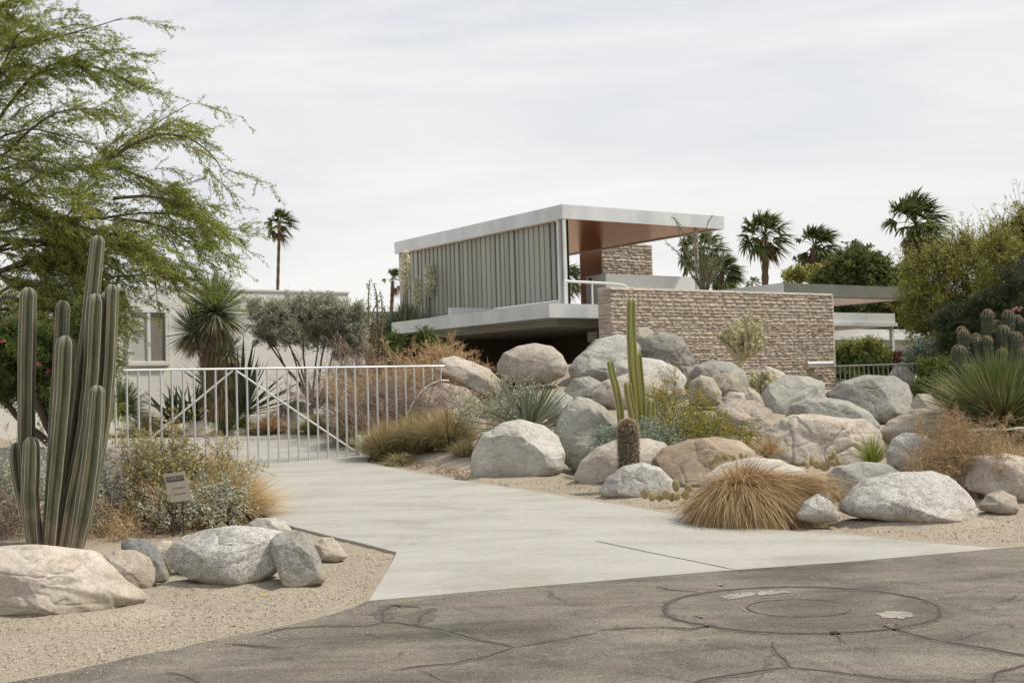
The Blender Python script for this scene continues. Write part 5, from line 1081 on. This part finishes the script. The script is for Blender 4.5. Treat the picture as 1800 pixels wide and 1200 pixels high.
def litter(name, poly, n, label, L=(.02, .06), mat='litter'):
    P = np.array([hit(x, y, H)[:2] for x, y in poly]); lo, hi = P.min(0), P.max(0); c = rng.uniform(lo, hi, (n*4, 2)); c = c[pip(c[:, 0], c[:, 1], P)][:n]; c = c[~pip(c[:, 0], c[:, 1], drv)]
    k = perlin(np.c_[c*1.7, c[:, 0]*0]) > -.12; c = c[k]; z = H(c[:, 0], c[:, 1]) + rng.uniform(.004, .03, len(c)); d = norm(rng.normal(size=(len(c), 3))*[1, 1, .22]); m = MB()
    leafquads(m, np.c_[c, z], d, rng.uniform(L[0], L[1], len(c)), .009, 0); o = m.build(name, mat); o['kind'] = 'stuff'; o['label'] = label
litter('leaf_litter', [(-60, 925), (160, 955), (300, 960), (420, 935), (440, 900), (380, 870), (200, 850), (-40, 850)], 9000, 'dry twigs and leaf litter under the bushes on the left')
litter('leaf_litter', [(640, 816), (760, 838), (850, 856), (900, 862), (880, 840), (760, 815), (660, 800)], 5000, 'dry leaf litter under the grasses beside the gate')
litter('leaf_litter', [(880, 858), (1050, 862), (1200, 890), (1480, 920), (1780, 905), (1780, 860), (1500, 800), (1200, 740), (1000, 760), (900, 820)], 9000, 'dry leaf litter scattered between the boulders', (.015, .045))
litter('leaf_litter', [(-50, 1080), (270, 1040), (450, 1030), (600, 975), (690, 975), (640, 1055), (500, 1095), (300, 1140), (0, 1195), (-60, 1200)], 420, 'sparse dry leaf bits on the sand by the street', (.01, .03))
# ------------------------------------------------------------ trees
def px_line(pts, Y, dy=0): return [D(x, y, Y + dy) for x, y in pts]
def feathery(name, label, Y, trunk, limbs, leaf, bark, nch=16, ch=(.5, 1.2), nc2=8, c2=(.22, .5), per=34, size=.042, wid=.011, pull=(1.0, 0, -.6), rl=.045, along=.9):
    root_ = thing(name, label, 'tree', D(trunk[0][0], trunk[0][1], Y)); m = MB(); tube(m, smoothline(px_line(trunk, Y), 12), np.linspace(.22, .12, 12), 10)
    A = []
    for k, l in enumerate(limbs):
        dy = rng.uniform(-1.2, 1.2); P = smoothline([D(x, y, Y + dy*(i/(len(l) - 1))) for i, (x, y) in enumerate(l)], 16); A.append(P)
    A = np.array(A); tubes(m, A, taper(A, rl, .008)); m.build('trunk', bark, parent=root_)
    c1 = children(A, nch, ch, .40, .12, 7, .12, pull, along); m = MB(); tubes(m, c1, taper(c1, .006, .003))
    c2_ = children(c1, nc2, c2, .42, .1, 5, .12, (pull[0]*1.2, pull[1], pull[2]*1.5), .8); tubes(m, c2_, taper(c2_, .0035, .002)); m.build('twigs', bark, parent=root_)
    m = MB(); leaves(m, c2_, per, size, wid, .014, 0, .7); leaves(m, c1, per//2, size, wid, .02, 0, .6); m.build('crown', leaf, parent=root_); return root_
limbs = [[(-70, 150), (0, 90), (60, 78), (120, 60), (175, 45), (215, 32)], [(-60, 300), (0, 205), (30, 165), (60, 130), (110, 105), (160, 85), (225, 95)], [(30, 165), (60, 130), (120, 115), (180, 120), (215, 138), (250, 160)],
 [(-60, 330), (10, 270), (45, 235), (90, 200), (150, 190), (195, 195)], [(-60, 400), (0, 350), (60, 310), (120, 300), (165, 295), (230, 245), (285, 210), (335, 182)], [(165, 295), (230, 255), (280, 235), (330, 240), (370, 268), (392, 300)],
 [(-60, 440), (0, 410), (50, 400), (120, 385), (135, 350), (165, 300)], [(60, 398), (120, 385), (180, 385), (240, 375), (300, 375), (360, 390), (410, 404)], [(-60, 470), (0, 440), (70, 430), (150, 440), (215, 450), (275, 425)],
 [(0, 560), (60, 530), (110, 500), (160, 490), (220, 486), (270, 482), (312, 492)], [(200, 385), (250, 390), (290, 400), (330, 425), (365, 452)], [(120, 300), (170, 290), (220, 300), (270, 320), (315, 350)], [(-80, 330), (-20, 260), (0, 240), (60, 225), (110, 240), (160, 255)],
 [(-60, 250), (-20, 170), (10, 120), (50, 110), (100, 140)], [(-80, 500), (0, 480), (60, 460), (110, 470), (150, 500)], [(-80, 600), (0, 540), (60, 560), (110, 600)], [(-80, 380), (0, 330), (50, 340), (100, 350), (160, 345)], [(-60, 560), (20, 500), (80, 520), (140, 540), (190, 560)],
 [(60, 500), (110, 500), (150, 510), (180, 530)], [(-80, 660), (0, 620), (40, 640), (90, 680)], [(-70, 420), (-20, 380), (40, 370), (100, 420)], [(-60, 300), (0, 300), (60, 280), (110, 290)], [(150, 440), (200, 430), (250, 445), (290, 470)], [(-60, 200), (-10, 150), (30, 60), (60, 45)], [(-60, 80), (-30, 60), (0, 55)]]
limbs += [[(140, 400), (190, 410), (240, 420), (280, 450)], [(200, 350), (250, 345), (300, 350), (340, 375)], [(-60, 60), (-20, 20), (5, 10)]]
limbs += [[(x0, y0), (x0 + 50, y0 - 20), (x0 + 110, y0 + rng.uniform(-25, 25)), (x0 + 160, y0 + rng.uniform(0, 60))] for x0, y0 in ((-80, 430), (-60, 500), (-50, 580), (-40, 640), (-10, 440), (-20, 600), (-70, 360), (-10, 480), (-30, 540), (20, 440), (-60, 690), (-20, 660), (-20, 400), (-10, 560), (60, 400), (-60, 290))]
feathery('feathery_tree', 'large feathery green tree leaning in from the left picture edge', 23.6, [(-200, 800), (-190, 650), (-150, 500), (-90, 420)], limbs, 'mesq', 'bark', nch=18, nc2=9, per=36, size=.055, wid=.0145)
# flowering bush beneath it
def crown_tree(name, label, Y, base, blobs, leaf, bark, nb=26, ln=.5, sub=((6, .3),), per=26, size=.06, wid=.03, up=.3, cat='tree', r0=.07, trunk_n=1, flowers=None, spread=.03, wisps=0, group=None, pull=(0, 0, 0), gap=.35):
    root_ = thing(name, label, cat, D(base[0], base[1], Y), group); m = MB(); Ls, S0, Dd, LL = [], [], [], []
    for k, (cx, cy, rx, ry) in enumerate(blobs):
        c = D(cx, cy, Y + rng.uniform(-.5, .5)); R = np.array([W(rx, Y), W((rx + ry)*.5, Y), W(ry, Y)])
        bx = base[0] + rng.uniform(-10, 10)*(trunk_n > 1); b0 = D(bx, base[1], Y + rng.uniform(-.2, .2)*(trunk_n > 1)); mid = b0*.5 + c*.5 + rng.normal(size=3)*.12*np.array([1, 1, .4]) + np.array([0, 0, -.1])
        tube(m, smoothline([b0, mid, c], 10) + np.cumsum(rng.normal(size=(10, 3)), 0)*.018, np.linspace(r0, r0*.3, 10), 7)
        n = int(nb*(rx*ry/1800.0)**.8) + 6; u = norm(rng.normal(size=(n, 3))); rr = rng.uniform(.05, .78, (n, 1))**.6
        noise_ = 1 + gap*perlin(u*2.2 + k*5.1)[:, None]*2
        S0.append(c + u*R*rr*.85*noise_); Dd.append(norm(u*R + np.array([0, 0, up]) + .4*rng.normal(size=(n, 3)))); LL.append(np.full(n, ln*R.mean()*1.0)*rng.uniform(.6, 1.3, n))
        # bough from the centre to each start
        q = S0[-1]; P = np.stack([c + (q - c)*t for t in (0, .35, .7, 1)], 1); P[:, 1:3] += rng.normal(size=(n, 2, 3))*.05; tubes(m, P, taper(P, r0*.28, .006))
    m.build('trunk', bark, parent=root_)
    P = grow(np.concatenate(S0), np.concatenate(Dd), np.concatenate(LL), 5, .15, pull); m = MB(); tubes(m, P, taper(P, .008, .004)); last = P; al = [P]
    for nc, l in sub: last = children(last, nc, (l*.5, l), .6, .1, 4, .18, pull, .7); tubes(m, last, taper(last, .004, .0025)); al.append(last)
    if wisps:
        top = P[np.argsort(-P[:, -1, 2])[:wisps]]; wv = children(top, 2, (ln, ln*2.2), .25, .6, 6, .12, pull, .9); tubes(m, wv, taper(wv, .01, .003)); al.append(wv)
    m.build('twigs', bark, parent=root_); m = MB()
    for q in al: leaves(m, q, per, size, wid, spread, 0, .5)
    m.build('crown', leaf, parent=root_)
    if flowers:
        m = MB(); q = al[-1][rng.permutation(len(al[-1]))[:flowers[1]], -1]; q = q + norm(rng.normal(size=q.shape))*.03 - [0, .1, 0]; q = np.repeat(q, 6, 0); leafquads(m, q, dirs(len(q), -20, 90), flowers[2], flowers[2]*.8); m.build('flowers', flowers[0], parent=root_)['kind'] = 'stuff'
    return root_
crown_tree('flowering_bush', 'dense green bush with magenta flowers behind the tall cactus', 17.9, (110, 800), [(60, 670, 60, 50), (125, 640, 60, 60), (165, 625, 28, 40), (30, 620, 60, 50), (140, 680, 45, 40), (-20, 650, 50, 60), (165, 570, 26, 30)], 'deepleaf', 'bark', nb=60, per=30, size=.06, wid=.014, sub=((7, .3),), flowers=('pink', 90, .05), cat='shrub')
crown_tree('olive_tree', 'grey green round topped olive like tree with many bare stems behind the gate', 29.6, (556, 716), [(485, 562, 40, 30), (530, 550, 45, 26), (580, 552, 45, 26), (622, 570, 30, 36), (470, 590, 24, 24), (510, 590, 36, 26), (555, 585, 36, 28), (600, 600, 34, 30), (630, 610, 18, 26), (450, 545, 10, 14)], 'olive', 'olivebark', nb=80, ln=.5, per=26, size=.05, wid=.018, r0=.034, trunk_n=8, sub=((7, .24),), up=.5, gap=.2)
RT = 'trees behind the house at the right'
crown_tree('round_tree', 'bright green bushy tree between the palms beyond the wing roof', 46, (1500, 640), [(1505, 468, 42, 32), (1465, 492, 40, 24), (1545, 488, 34, 34), (1590, 505, 34, 34), (1500, 560, 45, 40), (1570, 570, 45, 40), (1630, 560, 40, 40)], 'roundleaf', 'bark', nb=70, per=24, size=.13, wid=.06, sub=((6, .5),), group=RT, ln=.45)
crown_tree('mesquite_tree', 'broad olive green feathery tree overhanging the wing roof', 34.5, (1690, 660), [(1618, 530, 42, 40), (1650, 475, 45, 40), (1695, 450, 42, 38), (1630, 580, 46, 36), (1675, 530, 52, 45), (1725, 490, 44, 50), (1665, 605, 50, 34), (1710, 590, 46, 36), (1600, 490, 24, 22)], 'mesqb', 'bark', nb=46, per=16, size=.07, wid=.022, sub=((7, .46),), wisps=120, group=RT, pull=(-.2, 0, -.3), up=.5)
crown_tree('leafy_tree', 'tall green tree with wispy top cut by the right picture edge', 31.5, (1800, 680), [(1775, 460, 36, 50), (1800, 410, 30, 36), (1752, 440, 30, 34), (1790, 520, 44, 44), (1745, 515, 32, 34), (1835, 440, 30, 60), (1880, 500, 50, 60), (1940, 560, 50, 60), (1900, 620, 60, 50)], 'mesqb', 'bark', nb=42, per=15, size=.075, wid=.026, sub=((7, .46),), wisps=90, group=RT, up=.9)
crown_tree('conifer', 'very dark needle leaved tree above the torch cactus', 29.0, (1770, 700), [(1750, 570, 60, 45), (1800, 540, 45, 60), (1700, 610, 45, 35), (1790, 620, 50, 50), (1680, 570, 30, 25)], 'darkleaf', 'bark', nb=110, per=30, size=.10, wid=.012, sub=((8, .34),), group=RT)
crown_tree('leafy_tree', 'dense green tree beyond the right picture edge', 27, (2010, 700), [(1960, 620, 60, 60), (2020, 560, 60, 60), (2060, 640, 70, 60), (1900, 670, 50, 40)], 'mesqb', 'bark', nb=46, per=14, size=.08, wid=.028, sub=((6, .4),), group=RT)
SB = 'shrubs beyond the dark bar fence'
crown_tree('garden_shrub', 'yellow green shrub beyond the dark bar fence beside stone wall', 33.5, (1500, 690), [(1486, 620, 24, 18), (1518, 614, 24, 18), (1545, 626, 16, 16)], 'ylleaf', 'bark', nb=60, per=16, size=.06, wid=.028, sub=((6, .24),), cat='shrub', group=SB, r0=.03)
crown_tree('garden_shrub', 'dark green low hedge shrub directly behind the dark bar fence', 33.0, (1510, 700), [(1485, 640, 28, 20), (1530, 645, 34, 20), (1560, 655, 30, 16), (1500, 660, 40, 18)], 'deepleaf', 'bark', nb=90, per=24, size=.06, wid=.03, sub=((6, .22),), cat='shrub', group=SB, r0=.03)
crown_tree('garden_shrub', 'low reddish brown shrub beyond the fence below the white rear building', 33.2, (1595, 700), [(1580, 634, 26, 14), (1610, 640, 26, 14), (1640, 640, 26, 20)], 'redleaf', 'bark', nb=70, per=18, size=.05, wid=.03, sub=((6, .2),), cat='shrub', group=SB, r0=.03)
crown_tree('garden_shrub', 'dull blue green shrub in front of the rear building windows', 31.8, (1625, 680), [(1618, 612, 24, 16), (1645, 618, 26, 20), (1605, 626, 18, 12)], 'blueleaf', 'bark', nb=50, per=14, size=.05, wid=.028, sub=((6, .22),), cat='shrub', group=SB, r0=.03)
crown_tree('garden_shrub', 'dark green shrub mass behind the spoon plant and torch cactus', 26.5, (1720, 730), [(1650, 665, 40, 25), (1700, 660, 50, 34), (1760, 680, 60, 40), (1640, 690, 30, 20), (1810, 690, 40, 40)], 'deepleaf', 'bark', nb=110, per=24, size=.06, wid=.025, sub=((6, .26),), cat='shrub', group=SB, r0=.03)
crown_tree('garden_shrub', 'small green treetops just above the light wing roof corner', 48, (1395, 560), [(1392, 489, 16, 9), (1415, 486, 16, 10), (1445, 484, 20, 12)], 'mesqb', 'bark', nb=60, per=18, size=.12, wid=.06, sub=((5, .4),), cat='shrub', r0=.03)
crown_tree('garden_shrub', 'dark shrubs at the carport end behind the orange dry brush', 28.0, (745, 680), [(745, 600, 20, 18), (690, 610, 22, 22), (772, 620, 22, 20)], 'deepleaf', 'bark', nb=60, per=16, size=.05, wid=.02, sub=((6, .2),), cat='shrub', r0=.02)

# ------------------------------------------------------------ fan palms
def palm(label, px, py, yb, Y, Rp, tw, n=26, lean=0, skirt=10, tall=1.0, emin=-50, group='fan palms on the skyline', wind=.28):
    c = D(px, py, Y); n = int(n*1.35); Rp *= 1.12; b = D(px + lean, yb, Y); R = W(Rp, Y); root_ = thing('fan_palm', label, 'palm', b, group); m = MB()
    k = 26; P = smoothline([b, (b + c)/2 + [W(lean*.12, Y), 0, 0], c - [0, 0, R*.08]], k); r_ = W(tw, Y)*.5*(1 + .10*((np.arange(k) % 2)*2 - 1)*np.ones(k)); r_ = r_*np.linspace(1.12, .85, k); tube(m, P, r_, 9); m.build('trunk', 'palmbark', parent=root_)
    def fans(n, e0, e1, mat, nm, sc=1.0, nbl=20):
        d = dirs(n, e0, e1); d[:, 0] += .12; d = norm(d); pl = R*rng.uniform(.35, .6, n)*sc; end = c + d*pl[:, None] - np.array([0, 0, 1])*(pl*.12)[:, None]; m = MB()
        q = np.stack([np.repeat(c[None], n, 0), c + d*(pl*.5)[:, None], end], 1); tubes(m, q, np.full((n, 3), max(.015, R*.012)))
        side = norm(np.cross(d, norm(np.array([0, 0, 1.0]) + .4*rng.normal(size=(n, 3))))); al = np.radians(np.linspace(-75, 75, nbl))[None, :, None]
        dd = norm(d[:, None]*np.cos(al) + side[:, None]*np.sin(al) + .06*rng.normal(size=(n, nbl, 3))).reshape(-1, 3)
        L = (R*.52*sc*(.62 + .38*np.cos(al[..., 0]))*rng.uniform(.85, 1.15, (n, 1))).repeat(1, 0)
        L = np.broadcast_to(R*.52*sc*(.62 + .38*np.cos(al[..., 0])), (n, nbl)).ravel()*np.repeat(rng.uniform(.8, 1.15, n), nbl)
        blades(m, np.repeat(end, nbl, 0), dd, L, R*.085, rng.uniform(.1, .6, n*nbl), 3, 0, prof='blade', wind=(wind, 0, 0)); m.build(nm, mat, parent=root_)
    fans(n, emin, 88, 'palm', 'crown'); 
    if skirt: fans(skirt, -88, -45, 'deadpalm', 'dead_fronds', .95)
palm('lone tall slim fan palm rising above the white building', 491, 393, 640, 82, 30, 6.0, 22, -5, 4, emin=-35)
palm('small fan palm left of the louvered upper storey', 690, 492, 640, 70, 24, 7, 12, -4, 4, emin=0)
palm('fan palm seen through the gap under the roof behind the railing', 990, 487, 640, 62, 36, 8, 26, 0, 8)
palm('fan palm crown behind the ocotillo and roof post', 1232, 438, 640, 58, 48, 10, 30, 5, 10)
palm('low shaggy fan palm right of the ocotillo', 1268, 478, 640, 54, 38, 12, 34, 0, 10)
palm('fan palm with bare brown trunk nearest right of the upper roof', 1344, 412, 640, 60, 48, 13, 30, 2, 8)
palm('fan palm with thick trunk second right of the upper roof', 1432, 432, 640, 60, 44, 20, 30, 0, 10)
palm('tiny fan palm leaning left of the thick trunked palm', 1404, 462, 640, 66, 20, 5, 14, 6, 3)
palm('fan palm top peeking over the bright green bushy tree', 1502, 462, 640, 64, 42, 10, 24, 0, 4, emin=-20)
palm('tallest fan palm at the far right with brown dead fronds', 1608, 392, 640, 52, 62, 20, 34, 0, 20)
palm('tiny far palm tuft just above the wing roof', 1322, 496, 640, 90, 14, 4, 14, 0, 0)

# ------------------------------------------------------------ plaque
pq = thing('plaque_sign', 'small tilted bronze plaque on two thin posts among silver bushes', 'sign', D(305, 945, 14.1)); Yp = 14.1
tl, tr_, bl_, br = D(286, 833, Yp + .06), D(324, 828, Yp + .06), D(300, 883, Yp - .04), D(340, 876, Yp - .04)
ux = (tr_ - tl); vy = (bl_ - tl); nn = norm(np.cross(ux, vy)); nn = -nn if nn[1] > 0 else nn
def plate(mb, u0, u1, v0, v1, lift, th_, mi=0):
    q = [tl + ux*u + vy*v + nn*l for l in (lift - th_, lift) for u, v in ((u0, v0), (u1, v0), (u1, v1), (u0, v1))]; mb.add(q, BOXF, mi)
m = MB(); plate(m, 0, 1, 0, 1, 0, .018); pn = m.build('plate', 'brass', parent=pq)
m = MB(); plate(m, .10, .90, .12, .30, .003, .004); m.build('title_band', 'darkm', parent=pn)
m = MB(); u = .15                       # the lettering is too small in the photograph to read: raised strokes at its place and size
r2 = np.random.default_rng(5)
for w_ in (6, 7):
    for q in range(w_):
        plate(m, u, u + .008, .155, .265, .006, .004)
        if r2.random() < .6: plate(m, u + .009, u + .032, .155 if r2.random() < .5 else .2, .165 if r2.random() < .5 else .212, .006, .004)
        if r2.random() < .6: plate(m, u + .033, u + .041, .16, .262, .006, .004)
        u += .052
    u += .03
m.build('title_lettering', 'brass', parent=pn)
m = MB()
for v_, a0, a1 in ((.52, .28, .80), (.72, .28, .80)):
    u = a0
    while u < a1:
        l = r2.uniform(.02, .035); plate(m, u, u + .007, v_, v_ + .035, .003, .003); plate(m, u + .008, u + l, v_ + .028*(r2.random() < .5), v_ + .028*(r2.random() < .5) + .008, .003, .003); u += l + (.014 if r2.random() < .8 else .05)
m.build('small_lettering', 'darkm', parent=pn)
for a, b in (((302, 884), (305, 956)), ((321, 880), (324, 956))):
    m = MB(); tube(m, [D(a[0], a[1] - 8, Yp + .02), D(b[0], b[1], Yp + .02)], .011, 6); m.build('post', 'darkm', parent=pq)
# small litter on the sand
lf = hit(455, 1048, H); m = MB(); leafquads(m, np.array([[lf[0], lf[1], lf[2] + .012]]), np.array([[1, .2, .1]]), .06, .035); tag(m.build('fallen_leaf', 'yellow', loc=lf), 'single yellow fallen leaf on the sand in front of granite boulder', 'leaf')
